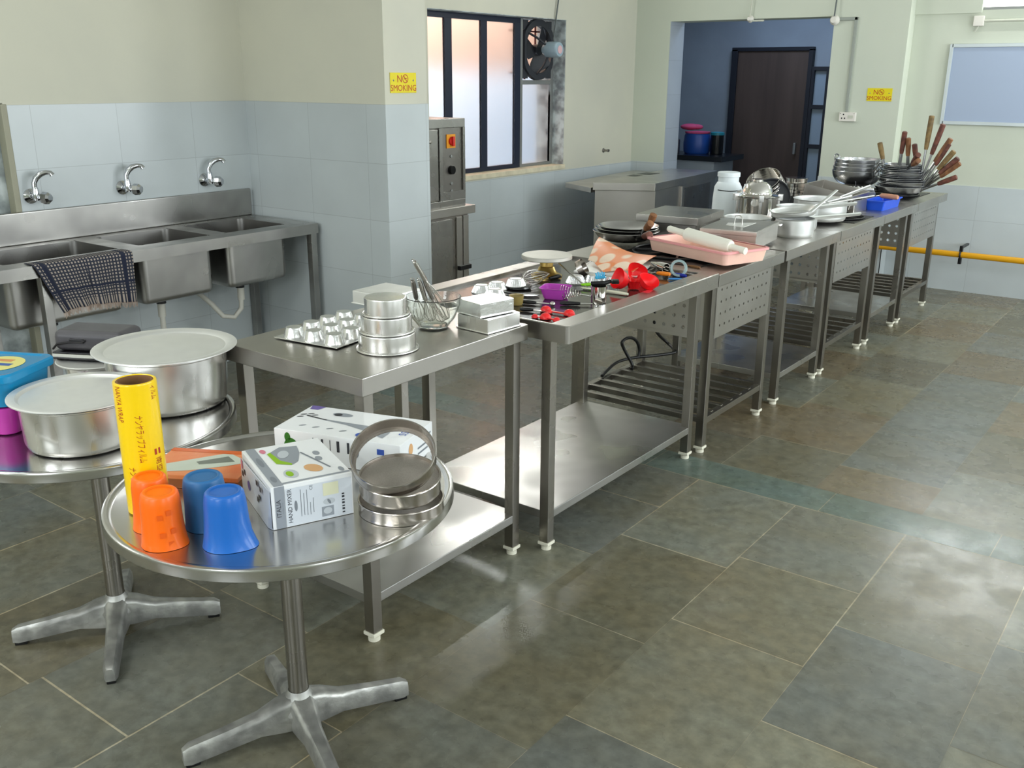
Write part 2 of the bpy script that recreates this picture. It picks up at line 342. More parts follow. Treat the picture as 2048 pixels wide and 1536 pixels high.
# ---------------------------------------------------------------- window with frosted panes and exhaust fan
mat('frosted', (0.97, 0.98, 1.0), 0.42, 0, trans=1.0, ior=1.12)
XW = XL-.13
w1 = thing('window_1', (XW, WY0, WZ0), None, None); struct(w1)
g = G(); b = .012
g.box(XW-b*2, XW+b, WY0, 6.555, 2.055, 2.10, .002); g.box(XW-b*2, XW+b, WY0, 6.555, .932, .965, .002)
for a, c in ((5.62, 5.70), (6.047, 6.12), (6.478, 6.555), (WY0, 5.33)): g.box(XW-b+.001, XW+b-.001, a, c, .96, 2.06)
g.build('mullion_frame', 'mullion', w1, world=True)
g = G(); g.box(XW-b, XW+b, 6.555, 6.585, .932, 2.10, .002); g.box(XW-b, XW+b, 6.985, 7.025, .932, 2.10, .002); g.box(XW-b, XW+b, 6.585, 6.985, .932, .955, .002); g.box(XW-b, XW+b, 6.585, 6.985, 1.59, 1.625, .002)
g.build('steel_frame', 'alu_frame', w1, world=True)
for a, c, z0, z1 in ((5.33, 5.62, .965, 2.055), (5.70, 6.047, .965, 2.055), (6.12, 6.478, .965, 2.055), (6.585, 6.985, .955, 1.59)):
    g = G(); g.box(XW-.004, XW+.001, a, c, z0, z1); g.build('frosted_pane', 'frosted', w1, smooth=False, world=True)
mat('fan_black', (44, 46, 52), 0.45); mat('motor_grey', (150, 170, 182), 0.35); mat('pink_sticker', (214, 176, 180), 0.5)
fc = Vector((XW, 6.79, 1.862))
fan = thing('exhaust_fan', fc, 'black wall exhaust fan with grey motor in the top corner of the window', 'fan')
g = G()
R_ = .232
n = 40; ring = lambda r, x, sq=0: [g.v((x, max(-.2, min(.2, r*math.cos(2*PI*i/n))), r*math.sin(2*PI*i/n))) for i in range(n)]
sets = [ring(.185, -.02), ring(.185, .03), ring(.235, .03), ring(.24, .0)]
for a, c in zip(sets, sets[1:]):
    for i in range(n): g.f([a[i], a[(i+1) % n], c[(i+1) % n], c[i]])
for sy in (-1, 1):
    for sz in (-1, 1): g.box(*sorted((sy*.14, sy*.20)) if False else (-.0, .012), *sorted((sy*.13, sy*.2)), *sorted((sz*.15, sz*.225)), .003)
g.build('ring_frame', 'fan_black', fan)
g = G()
for k in range(3):
    t = 2*PI*k/3+0.9; pts = []
    for rr, w, tw in ((.035, .03, .6), (.09, .075, .5), (.15, .10, .38), (.175, .08, .3)):
        c = Vector((0.0, math.cos(t)*rr, math.sin(t)*rr)); tv = Vector((0, -math.sin(t), math.cos(t)))
        for sgn in (-1, 1): pts.append(c+tv*(w*sgn)+Vector((sgn*w*tw, 0, 0)))
    V = [g.v(p) for p in pts]
    for i in range(3): g.f([V[2*i], V[2*i+1], V[2*i+3], V[2*i+2]])
g.M = Matrix.Rotation(PI/2, 4, 'Y'); g.lathe([(0, -.03), (.04, -.03), (.045, .03), (0, .035)], seg=20)
g.build('blades', 'fan_black', fan, solid=.003)
g = G()
for k in range(3):
    t = 2*PI*k/3+0.35
    g.tube([(.03, math.cos(t)*.195, math.sin(t)*.195), (.08, math.cos(t)*.14, math.sin(t)*.14), (.13, math.cos(t)*.045, math.sin(t)*.045)], .009, 8)
g.build('bracket_arms', 'fan_black', fan)
g = G(); g.M = Matrix.Rotation(PI/2, 4, 'Y'); g.lathe([(0, .07), (.03, .07), (.032, .10), (.056, .105), (.062, .12), (.062, .215), (.054, .232), (0, .234)], seg=28)
mo = g.build('motor', 'motor_grey', fan)
g = G(); g.M = Matrix.Rotation(PI/2, 4, 'Y'); g.lathe([(0, .235), (.032, .2355), (.032, .234)], seg=24); g.build('sticker', 'pink_sticker', mo)
# red iron bars outside the fan
mat('rust_bar', (104, 42, 40), 0.6)
gr = thing('window_grille', (XW-.12, 6.79, 1.63), 'rusty red iron security bars behind the exhaust fan', 'grille')
g = G(); [g.box(-.006, .006, y-.006, y+.006, -.0, .45) for y in (-.15, .0, .15)]; [g.box(-.006, .006, -.21, .21, z-.006, z+.006) for z in (.05, .38)]; g.build('iron_bars', 'rust_bar', gr)
mat('cable_grey', (92, 98, 98), 0.6)
g = G(); p0 = atx(1117, 0, XL+.02); g.tube([p0+Vector((0, 0, .6)), p0, atx(1113, 30, XL+.02), atx(1110, 55, XL+.005), atx(1107, 80, XW+.12), atx(1112, 105, XW+.19)], .006, 8)
tag(g.build('fan_cable', 'cable_grey', world='base'), 'thin grey cable hanging down to the exhaust fan motor', 'cable')

# ---------------------------------------------------------------- fluorescent tubes
mat('tube_glow', (255, 255, 255), 0.5, emit=(250, 255, 250), estr=5.0); mat('tube_body', (226, 228, 226), 0.5)
for k, (P_, ax, ln, pw) in enumerate(TUBES):
    if not pw: continue
    t = thing('tube_lamp', P_, ['white fluorescent tube batten above the window', 'white fluorescent tube batten on the far wall above the whiteboard', 'added white fluorescent tube batten above the sink wall', 'added white fluorescent tube batten on the right wall', 'added white fluorescent tube batten on the rear wall', 'added white fluorescent tube batten on the ceiling'][k], 'lamp', 0 if ax == 'X' else PI/2)
    wallup = P_[2] > 2.9; out = {0: (0, -1), 1: (0, -1), 2: (0, -1), 3: (0, 1), 4: (0, 1), 5: (0, 0)}[k][1]
    g = G()
    if wallup: g.box(-ln/2-.03, ln/2+.03, -.03, .03, .01, .055, .004)
    else: g.box(-ln/2-.03, ln/2+.03, *sorted((-out*.02, -out*.075)), -.03, .03, .004)
    g.build('batten', 'tube_body', t)
    g = G(); g.M = Matrix.Translation((0, 0, -.012 if wallup else 0)) @ Matrix.Rotation(PI/2, 4, 'Y'); g.lathe([(0, -ln/2), (.013, -ln/2), (.013, ln/2), (0, ln/2)], seg=14); g.build('tube', 'tube_glow', t)
    rot = (0, 0, 0) if wallup else {0: (0, math.radians(-80), 0), 2: (0, math.radians(-60), 0), 1: (math.radians(-60), 0, 0), 3: (0, math.radians(60), 0), 4: (math.radians(60), 0, 0)}[k]
    off = {0: (.05, 0, -.03), 2: (.05, 0, -.03), 1: (0, -.05, -.03), 3: (-.05, 0, -.03), 4: (0, .05, -.03), 5: (0, 0, -.05)}[k]
    area('tube_light', tuple(a_+b_ for a_, b_ in zip(P_, off)), rot, ln if ax == 'X' else .05, .05 if ax == 'X' else ln, pw, TUBE)

# ---------------------------------------------------------------- next room through the doorway
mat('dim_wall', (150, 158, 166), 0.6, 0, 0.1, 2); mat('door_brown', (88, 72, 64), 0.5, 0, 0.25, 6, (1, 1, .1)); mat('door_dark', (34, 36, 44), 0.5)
YN = 10.5
g = G(); g.box(-5.9, -2.0, YN, YN+.15, 0, 2.9); g.box(-5.95, -5.8, YD+.26, YN, 0, 2.9); g.box(-2.45, -2.3, YD+.26, YN, 0, 2.9); g.box(-5.9, -2.3, YD+.26, YN, 2.9, 3.0); g.box(-5.9, XL, YD+.2, YD+.26, 0, 2.9)
struct(g.build('wall_nextroom', 'dim_wall', smooth=False))
d = thing('door_1', (-4.28, YN-.06, 0), None, None); struct(d)
g = G(); g.box(-4.69, -3.885, YN-.05, YN-.01, 0.01, 1.93, .004); dd = g.build('door_leaf', 'door_brown', d, world=True)
g = G(); g.box(-4.76, -4.69, YN-.07, YN, 0, 1.95, .004); g.box(-3.885, -3.84, YN-.07, YN, 0, 1.95, .004); g.box(-4.76, -3.84, YN-.07, YN, 1.93, 1.97, .004); g.build('door_frame', 'door_dark', d, world=True)
g = G(); g.box(-3.96, -3.935, YN-.09, YN-.05, .86, .98, .004); g.build('handle', 'alu_frame', dd, world=True)
w3 = thing('window_3', (-3.6, YN-.03, .1), None, None); struct(w3)
mat('pale_pane', (150, 165, 178), 0.5)
g = G(); g.box(-3.83, -3.30, YN-.02, YN-.015, .1, 1.72); g.build('glass_pane', 'pale_pane', w3, smooth=False, world=True)
g = G()
for x in (-3.83, -3.66, -3.44, -3.30): g.box(x-.02, x+.02, YN-.06, YN-.02, .05, 1.77, .003)
for z in (.55, .95, 1.36, 1.75): g.box(-3.83, -3.30, YN-.058, YN-.02, z-.02, z+.02, .003)
g.build('dark_grid', 'door_dark', w3, world=True)

# ---------------------------------------------------------------- legs, feet, perforated sheets
def leg(parent, x, y, ztop, w=.038, m='steel_leg', foot='white_foot'):
    g = G(); g.box(x-w/2, x+w/2, y-w/2, y+w/2, .028, ztop, .002); l = g.build('leg', m, parent, world=True)
    if foot:
        g = G(); g.lathe([(0, 0), (.019, 0), (.019, .014), (.013, .016), (.013, .022)], (x, y, 0), 16); g.box(x-w/2-.004, x+w/2+.004, y-w/2-.004, y+w/2+.004, .02, .032, .002); g.build('levelling_foot', foot, l, world=True)
    return l
def work_table(label, Y0, Y1, zt, legsY, XF=-1.70, XB=-2.42, LXF=-1.765, LXB=-2.345, fascia=.055, shelf='solid', zs=.155, apron=False, sides=(), top='steel_top', grp=None):
    t = thing('work_table' if shelf == 'solid' else 'burner_table', ((LXF+LXB)/2, (Y0+Y1)/2, 0), label, 'table', group=grp)
    g = G()
    # folded sheet top: slab with a turned-down edge
    g.box(XB, XF, Y0, Y1, zt-fascia, zt, .0035)
    g.build('tabletop', top, t, world=True)
    for x in (LXF, LXB):
        for y in legsY: leg(t, x, y, zt-fascia)
    ya, yb = legsY
    if shelf == 'solid':
        g = G(); g.box(LXB-.0175, LXF+.0175, ya-.0175, yb+.0175, zs-.032, zs, .003); g.build('bottom_shelf', 'steel_shelf', t, world=True)
    else:
        g = G(); g.box(LXB-.016, LXB+.016, ya, yb, zs-.03, zs, .002); g.build('rack_rail', 'steel_leg', t, world=True)
        g = G(); g.box(LXF-.016, LXF+.016, ya, yb, zs-.03, zs, .002); rk = g.build('rack_rail', 'steel_leg', t, world=True)
        n = 7
        for i in range(n):
            y = ya+.0+(yb-ya)*(i+.0)/(n-1)
            g = G(); g.box(LXB, LXF, y-.0125, y+.0125, zs-.024, zs+.003, .002); g.build('slat', 'steel_leg', rk, world=True)
    if apron:
        xa = LXF+.021; g = G(); g.perf((xa, ya+.045, .565), (0, yb-ya-.09, 0), (0, 0, zt-fascia-.575), 11, 4, .0062)
        V = [g.v((xa, y, z)) for y, z in ((ya+.02, .54), (yb-.02, .54), (yb-.02, .565), (ya+.02, .565))]; g.f(V)
        for y0, y1 in ((ya+.02, ya+.045), (yb-.045, yb-.02)): g.f([g.v((xa, y, z)) for y, z in ((y0, .565), (y1, .565), (y1, zt-fascia+.0), (y0, zt-fascia+.0))])
        V = [g.v((xa, y, z)) for y, z in ((ya+.02, zt-fascia-.01), (yb-.02, zt-fascia-.01), (yb-.02, zt-fascia+.01), (ya+.02, zt-fascia+.01))]; g.f(V)
        g.build('perforated_apron', 'steel', t, world=True, solid=.0016, smooth=False)
    for ys in sides:
        y = ya+.0 if ys == 0 else yb; g = G(); g.perf((LXB+.05, y, .55), (LXF-LXB-.10, 0, 0), (0, 0, .20), 12, 4, .0092)
        for x0, x1, z0, z1 in ((LXB+.02, LXB+.05, .53, .80), (LXF-.05, LXF-.02, .53, .80), (LXB+.05, LXF-.05, .53, .55), (LXB+.05, LXF-.05, .75, .80)): g.f([g.v((x, y, z)) for x, z in ((x0, z0), (x1, z0), (x1, z1), (x0, z1))])
        g.build('perforated_side', 'steel', t, world=True, solid=.0016, smooth=False)
    return t
SOL = 'plain steel work table with a solid bottom shelf, '
t1 = work_table('low steel work table nearest the camera, carrying cake tins and a glass bowl', 1.765, 2.545, .855, (1.80, 2.505), XF=-1.83, XB=-2.44, LXF=-1.865, LXB=-2.39, zs=.16)
# table 2: sunken granite slab inside a broad steel rim
t2 = thing('baking_table', (-2.06, 3.17, 0), 'long steel table with sunken dark slab covered in baking tools', 'table')
Z2 = .858; g = G()
X0, X1, Ya, Yb = -2.50, -1.695, 2.585, 3.755
def rloop(g, x0, x1, y0, y1, z, r=.004):
    pts = []
    for cx, cy, a0 in ((x1-r, y1-r, 0), (x0+r, y1-r, PI/2), (x0+r, y0+r, PI), (x1-r, y0+r, 1.5*PI)):
        for q in range(3): t_ = a0+q*PI/4; pts.append(g.v((cx+r*math.cos(t_), cy+r*math.sin(t_), z)))
    return pts
O_ = (X0, X1, Ya, Yb); I_ = (-2.42, -1.77, Ya+.012, Yb-.05); sh_ = lambda b, k: (b[0]+k, b[1]-k, b[2]+k, b[3]-k)
lp = [rloop(g, *sh_(O_, .004), Z2-.062), rloop(g, *O_, Z2-.062, .012), rloop(g, *O_, Z2-.003, .012), rloop(g, *sh_(O_, .003), Z2, .010), rloop(g, *sh_(I_, -.002), Z2, .006), rloop(g, *I_, Z2-.002), rloop(g, *I_, Z2-.02)]
for A, B in zip(lp, lp[1:]):
    for i in range(12): g.f([A[i], A[(i+1) % 12], B[(i+1) % 12], B[i]])
g.build('steel_rim', 'steel_top', t2, world=True)
g = G(); g.box(-2.44, -1.75, Ya+.006, Yb-.04, Z2-.035, Z2-.012); g.build('dark_slab', 'granite', t2, world=True, smooth=False)
for x in (-1.785, -2.345):
    for y in (2.61, 3.715): leg(t2, x, y, Z2-.036)
g = G(); g.box(-2.3625, -1.7675, 2.5925, 3.7325, .123, .155, .003); g.build('bottom_shelf', 'steel_shelf', t2, world=True)
Z3 = .848
t3 = work_table('burner table with perforated apron directly behind the baking table', 3.765, 4.50, Z3, (3.825, 4.47), XB=-2.53, LXB=-2.45, shelf='rack', zs=.168, apron=True, sides=(0,))
t4 = work_table(SOL+'under the aluminium saucepans', 4.53, 5.315, Z3, (4.69, 5.27), XB=-2.58, zs=.17)
t5 = work_table('burner table with perforated apron, middle one of the three', 5.325, 6.12, Z3, (5.375, 6.07), XB=-2.58, LXB=-2.45, shelf='rack', zs=.18, apron=True, sides=(0,))
t6 = work_table(SOL+'under the blue plastic tray', 6.13, 6.875, Z3, (6.21, 6.80), XB=-2.58, zs=.20)
t7 = work_table('burner table with perforated apron at the far end by the yellow pipe', 6.885, 7.66, Z3, (6.93, 7.61), XB=-2.58, LXB=-2.45, shelf='rack', zs=.20, apron=True, sides=(0,))

# ---------------------------------------------------------------- round pedestal tables
def pedestal(label, cx, cy, R, zt, rot):
    t = thing('pedestal_table', (cx, cy, 0), label, 'table', rot, 'round steel pedestal tables')
    g = G(); g.lathe([(0, zt-.006), (R-.022, zt-.006), (R-.016, zt-.001), (R-.008, zt), (R-.002, zt-.002), (R, zt-.008), (R, zt-.028), (R-.006, zt-.032), (0, zt-.032)], seg=96); g.build('tabletop', 'steel_round', t)
    g = G(); g.lathe([(.026, .10), (.026, zt-.03)], seg=28); g.lathe([(.07, zt-.036), (.07, zt-.03)], seg=20); g.build('pole', 'steel_leg', t)
    g = G(); g.lathe([(0, .045), (.045, .048), (.052, .075), (.04, .105), (.03, .125), (.027, .13)], seg=28)
    hub = g.build('hub', 'cast_alu', t)
    for k in range(4):
        a = k*PI/2; M = Matrix.Rotation(a, 4, 'Z'); g = G(); g.M = M
        prof = [(.02, .034, .118, .028), (.06, .030, .108, .030), (.11, .024, .088, .034), (.20, .021, .072, .022), (.285, .019, .060, .012), (.302, .013, .050, .012)]
        rings = []
        for x, hw, zt_, zb in prof:
            rings.append([g.v(p) for p in ((x, -hw, zb), (x, -hw, zt_-.014), (x, -hw*.6, zt_), (x, hw*.6, zt_), (x, hw, zt_-.014), (x, hw, zb))])
        for A, B in zip(rings, rings[1:]):
            for i in range(6): g.f([A[i], A[(i+1) % 6], B[(i+1) % 6], B[i]])
        g.f(rings[-1]); g.f(rings[0][::-1])
        lg = g.build('leg', 'cast_alu', t, ang=50)
        g = G(); g.M = M; g.box(.262, .298, -.013, .013, 0, .014, .003); g.build('rubber_foot', 'black_plastic', lg)
    return t
rot1 = math.atan2(1.654-1.38, -1.604+1.727); rot2 = math.atan2(1.604-1.36, -2.334+2.515)
ZR = .70
rt1 = pedestal('round pedestal table in front with orange and blue tumblers', -1.715, 1.376, .412, ZR, rot1)
rt2 = pedestal('round pedestal table behind with the two lidded aluminium pots', -2.535, 1.36, .405, ZR, rot2)

ZR = .6948   # height of the dished table surface things stand on
# ---------------------------------------------------------------- triple sink
sk = thing('triple_sink', (-4.38, 2.7, 0), 'stainless steel three-bowl sink unit along the tiled wall', 'sink')
ZS = .86; XS0, XS1, SY0, SY1 = -4.69, -4.10, 1.15, 3.665
bowls = [(1.96, 2.505), (2.615, 3.03), (3.13, 3.525)]; BX0, BX1 = -4.60, -4.215
g = G(); ys = [SY0]+[v for b_ in bowls for v in b_]+[SY1]
g.box(XS0, BX0, SY0, SY1, ZS-.012, ZS); g.box(BX1, XS1-.02, SY0, SY1, ZS-.012, ZS); g.box(XS1-.02, XS1, SY0, SY1, ZS-.055, ZS)
for i in range(0, len(ys), 2): g.box(BX0, BX1, ys[i], ys[i+1], ZS-.012, ZS)
g.box(XS0, XS1-.02, SY1-.004, SY1, ZS-.055, ZS-.012)
g.build('worktop', 'steel_sink', sk, world=True, smooth=False)
g = G(); g.box(XS0, XS0+.022, SY0, SY1, ZS, ZS+.155, .006); g.build('backsplash', 'steel_sink', sk, world=True)
for k, (a, c) in enumerate(bowls):
    g = G(); D = .30
    def ring(z, ins, rr=.035):
        pts = []
        for cx, cy, a0 in ((BX1-rr, c-rr, 0), (BX0+rr, c-rr, PI/2), (BX0+rr, a+rr, PI), (BX1-rr, a+rr, 1.5*PI)):
            for q in range(5): t = a0+q*PI/8; pts.append((cx+(rr-ins)*math.cos(t), cy+(rr-ins)*math.sin(t), z))
        return [g.v(p) for p in pts]
    rs = [ring(ZS-.001, 0), ring(ZS-D+.03, 0), ring(ZS-D+.008, .008), ring(ZS-D, .025)]
    for A, B in zip(rs, rs[1:]):
        for i in range(20): g.f([A[i], A[(i+1) % 20], B[(i+1) % 20], B[i]])
    g.f(rs[-1]); bw = g.build('bowl', 'steel_sink', sk, world=True, solid=.003)
    g = G(); m = (a+c)/2; g.lathe([(.025, -.05), (.025, -.0)], (-4.40, m, ZS-D), 16); g.build('drain_outlet', 'black_plastic', bw, world=True)
mat('white_hose', (206, 204, 194), 0.5)
for k, m in enumerate((2.82, 3.33)):
    zb = ZS-.30
    g = G(); g.tube([(-4.40, m, zb-.045), (-4.40, m, zb-.12)], .02, 14)
    if k: g.tube([(-4.40, m, zb-.10), (-4.40, m-.005, zb-.17), (-4.41, m-.05, zb-.215), (-4.43, m-.11, zb-.20), (-4.47, m-.15, zb-.13), (-4.54, m-.17, zb-.08), (-4.66, m-.18, zb-.05)], .014, 12)
    else: g.tube([(-4.40, m, zb-.10), (-4.40, m, .06)], .014, 12)
    g.build('drain_pipe', 'white_hose', sk, world=True)
for y in (2.08, 3.635):
    for x in (-4.125, -4.665): leg(sk, x, y, ZS-.012, .04, 'steel_sink')
g = G(); g.box(-4.68, -4.65, 2.1, 3.62, .60, .63, .002); g.build('cross_rail', 'steel_dark', sk, world=True)

def tap(y, label, rz=0.0):
    t = thing('water_tap', (XL+.006, y, 1.085), label, 'tap', rz, 'wall taps above the sink')
    g = G(); g.M = Matrix.Rotation(PI/2, 4, 'Y'); g.lathe([(0, 0), (.036, .0), (.036, .006), (.022, .016), (.014, .02), (.014, .05), (0, .05)], seg=24); g.build('flange', 'chrome', t)
    g = G(); g.M = Matrix.Translation((.055, 0, -.02)); g.lathe([(0, 0), (.016, .002), (.018, .02), (.016, .05), (.013, .065), (0, .066)], seg=20); g.build('valve_body', 'chrome', t)
    g = G(); g.M = Matrix.Translation((.052, .012, -.006)) @ Matrix.Rotation(math.radians(25), 4, 'Z') @ Matrix.Rotation(PI/2, 4, 'Y'); g.lathe([(0, .012), (.022, .014), (.030, .028), (.028, .055), (.018, .066), (0, .068)], seg=8); g.build('knob', 'chrome', t, ang=20)
    g = G(); g.tube([(.052, 0, .035), (.052, .0, .065), (.056, .012, .09), (.066, .032, .108), (.078, .052, .114), (.088, .068, .112), (.092, .075, .100)], [.013, .012, .015, .015, .012, .011, .014], 14); g.build('spout', 'chrome', t)
tap(2.365, 'chrome wall tap nearest the left edge, above the towel'); tap(2.855, 'chrome wall tap over the middle sink bowl'); tap(3.365, 'chrome wall tap nearest the corner of the partition wall')

# ---------------------------------------------------------------- oven on its stand
mat('steel_oven', (0.40, 0.39, 0.37), 0.33, 1, 0.2, 5, None, 0.08)
ov = thing('deck_oven', (-4.3, 4.42, .853), 'steel electric oven with red rotary switch beside the window', 'oven')
OX = -4.0; OZ0, OZ1, OY0, OY1 = .853, 1.40, 4.06, 4.85
g = G(); g.box(-4.62, OX-.02, OY0, OY1, OZ0, OZ1, .004); g.box(OX-.02, OX, OY0, OY1, OZ1-.055, OZ1, .003); g.box(OX-.02, OX, OY0, OY1, OZ0, OZ0+.045, .003)
g.box(OX-.02, OX, OY1-.02, OY1, OZ0+.045, OZ1-.055); g.box(OX-.02, OX, 4.60, 4.63, OZ0+.045, OZ1-.055); g.box(OX-.02, OX, OY0, OY0+.03, OZ0+.045, OZ1-.055); g.box(OX-.02, OX, 4.63, OY1-.02, OZ0+.045, OZ0+.10)
g.build('oven_body', 'steel_oven', ov, world=True)
g = G(); g.box(OX-.015, OX-.003, 4.095, 4.592, OZ0+.05, OZ1-.062, .004); do = g.build('oven_door', 'steel_oven', ov, world=True)
g = G(); hz = 1.27; g.tube([(OX-.005, 4.2, hz), (OX+.03, 4.2, hz), (OX+.04, 4.215, hz), (OX+.04, 4.47, hz), (OX+.03, 4.485, hz), (OX-.005, 4.485, hz)], .009, 10); g.build('handle', 'steel', do, world=True)
g = G(); g.box(OX-.019, OX-.014, 4.635, 4.82, OZ0+.102, OZ1-.057); cp = g.build('control_panel', 'steel_dark', ov, world=True)
mat('switch_yellow', (226, 150, 30), 0.45); mat('switch_red', (206, 34, 28), 0.4)
g = G(); g.box(OX-.014, OX-.008, 4.68, 4.765, 1.22, 1.305, .002); g.build('switch_plate', 'switch_yellow', cp, world=True)
g = G(); g.M = Matrix.Translation((OX-.008, 4.722, 1.262)) @ Matrix.Rotation(PI/2, 4, 'Y'); g.lathe([(0, 0), (.025, 0), (.023, .012), (0, .013)], seg=18); g.box(-.03, .03, -.009, .009, .01, .026, .003); g.build('rotary_switch', 'switch_red', cp, world=True)
g = G(); g.M = Matrix.Translation((OX-.014, 4.722, 1.085)) @ Matrix.Rotation(PI/2, 4, 'Y'); g.lathe([(0, 0), (.028, 0), (.026, .02), (0, .021)], seg=22); g.build('thermostat_knob', 'black_gloss', cp, world=True)
for zz in (1.17, 1.0, .955):
    g = G(); g.M = Matrix.Translation((OX-.014, 4.722, zz)) @ Matrix.Rotation(PI/2, 4, 'Y'); g.lathe([(0, 0), (.010, 0), (.009, .008), (0, .009)], seg=14); g.build('indicator_lamp', 'alu_frame', cp, world=True)
st = thing('oven_stand', (-4.3, 4.42, 0), 'steel stand with a door under the oven', 'stand')
g = G(); g.box(-4.64, OX+.03, OY0-.02, 4.915, .80, .853, .003); g.build('stand_top', 'steel', st, world=True)
g = G(); g.box(-4.62, OX, OY0, 4.87, .06, .80); g.build('stand_body', 'steel_dark', st, world=True, smooth=False)
g = G(); g.box(OX+.001, OX+.014, OY0+.03, 4.70, .08, .78, .003); dr = g.build('stand_door', 'steel_oven', st, world=True)
g = G(); g.box(OX+.001, OX+.012, 4.745, 4.80, .08, .785, .002); g.build('post', 'steel', st, world=True)
g = G(); g.box(OX+.001, OX+.012, 4.812, 4.865, .06, .79, .002); g.build('post', 'steel', st, world=True)
g = G(); g.box(OX+.012, OX+.04, 4.745, 4.86, .44, .47, .004); g.build('latch', 'black_plastic', st, world=True)
for y in (4.1, 4.83):
    for x in (-4.05, -4.55): g = G(); g.lathe([(.02, 0), (.02, .06)], (x, y, 0), 12); g.build('foot', 'steel_dark', st, world=True)

# ---------------------------------------------------------------- corner counter
cc = thing('corner_counter', (-3.9, 7.3, 0), 'steel counter with side panel standing in the corner by the doorway', 'counter')
A, B, C, D = (-4.07, 6.51), (-3.65, 6.76), (-3.755, 8.10), (-4.18, 8.00)
g = G(); g.prism([A, B, C, D], .80, .86, .004); g.build('worktop', 'steel', cc, world=True)
def ins(P_, k=.03): cx, cy = (-3.91, 7.35); v_ = Vector((P_[0]-cx, P_[1]-cy)); return (cx+v_.x*(1-k/v_.length), cy+v_.y*(1-k/v_.length))
g = G(); g.prism([ins(A), ins(B, .05), ins(C), ins(D)], .06, .80); g.build('body', 'steel', cc, world=True, smooth=False)
bv = (Vector(C)-Vector(B)).normalized(); nv_ = Vector((bv.y, -bv.x))
def onside(s, o): q = Vector(ins(B, .05))+bv*s+nv_*o; return (q.x, q.y)
g = G(); g.prism([onside(.56, .002), onside(1.15, .002), onside(1.15, .016), onside(.56, .016)], .12, .77, .003); cd = g.build('counter_door', 'steel_dark', cc, world=True)
g = G(); g.prism([onside(.50, .002), onside(.545, .002), onside(.545, .02), onside(.50, .02)], .08, .79, .003); g.build('post', 'steel', cc, world=True)
g = G(); g.box(-4.14, -4.05, 7.15, 7.27, .861, .8615); g.box(-4.15, -4.02, 7.34, 7.52, .861, .8615); g.build('cutout', 'black_plastic', cc, world=True, smooth=False)
sh = thing('steel_ledge', (-4.4, 7.0, 0), 'narrow steel ledge between the corner counter and the tiled wall', 'shelf')
g = G(); g.prism([(-4.47, 6.72), (-4.105, 6.54), (-4.21, 8.0), (-4.60, 8.1)], .775, .815, .003); g.build('ledge_top', 'steel', sh, world=True)
for x, y in ((-4.30, 7.2), (-4.55, 8.0)): g = G(); g.box(x-.012, x+.012, y-.012, y+.012, 0, .775); g.build('post', 'steel_dark', sh, world=True)

# ---------------------------------------------------------------- made-up window frames around the added fill lights, right and rear
n_w = 4
for ax, c in (('r', 0.2), ('r', 2.6), ('r', 5.0), ('r', 7.0), ('b', -3.2), ('b', -0.6)):
    hw, hz, zc = (.62, .87, 1.65) if ax == 'r' else (.67, .82, 1.8)
    loc = (XR-.02, c, zc) if ax == 'r' else (c, YR+.02, zc)
    w_ = thing('window_%d' % n_w, loc, None, None, PI/2 if ax == 'r' else 0); struct(w_); n_w += 1
    g = G(); g.box(-hw, hw, -.002, .002, -hz, hz); g.build('glass_pane', 'pale_pane', w_, smooth=False)
    g = G()
    for x in (-hw, 0, hw): g.box(x-.02, x+.02, -.018, .018, -hz, hz, .003)
    for z in (-hz, hz): g.box(-hw-.02, hw+.02, -.017, .017, z-.02, z+.02, .003)
    g.build('window_frame', 'alu_frame', w_)
# ================================================================ things on the round tables
def rot_of(F, R): return math.atan2(R.y-F.y, R.x-F.x)
def corner_frame(F, R, L):
    """local frame at the front corner: X towards R, Y towards L"""
    return rot_of(F, R), (R-F).length, (L-F).length
def V3(x, y, z): return Vector((x, y, z))
def lidded_pot(label, x, y, z, r, h, rl, dark=False):
    t = thing('lidded_pot', (x, y, z), label, 'pot', 0, 'lidded aluminium pots')
    g = G(); g.lathe([(0, 0), (r*.86, 0), (r*.93, .006), (r*.97, .02), (r*.985, h*.5), (r, h-.004), (r+.006, h), (r+.006, h+.003), (r-.003, h+.002), (r-.006, h*.5), (r*.9, .01), (0, .006)], seg=72); g.build('pot_body', 'aluminium', t)
    g = G(); zl = h+.004; g.lathe([(0, zl+.001), (rl*.80, zl+.001), (rl*.84, zl+.003), (rl*.88, zl+.010), (rl*.98, zl+.012), (rl, zl+.010), (rl, zl+.007), (rl*.9, zl+.003), (0, zl-.001)], seg=72); g.build('lid', 'aluminium_matt', t)
    return t
lidded_pot('smaller lidded aluminium pot in front, beside the cyan container', -2.40, 1.262, ZR, .153, .127, .178)
lidded_pot('larger lidded aluminium pot on the far side of the round table', -2.499, 1.600, ZR, .176, .164, .209)
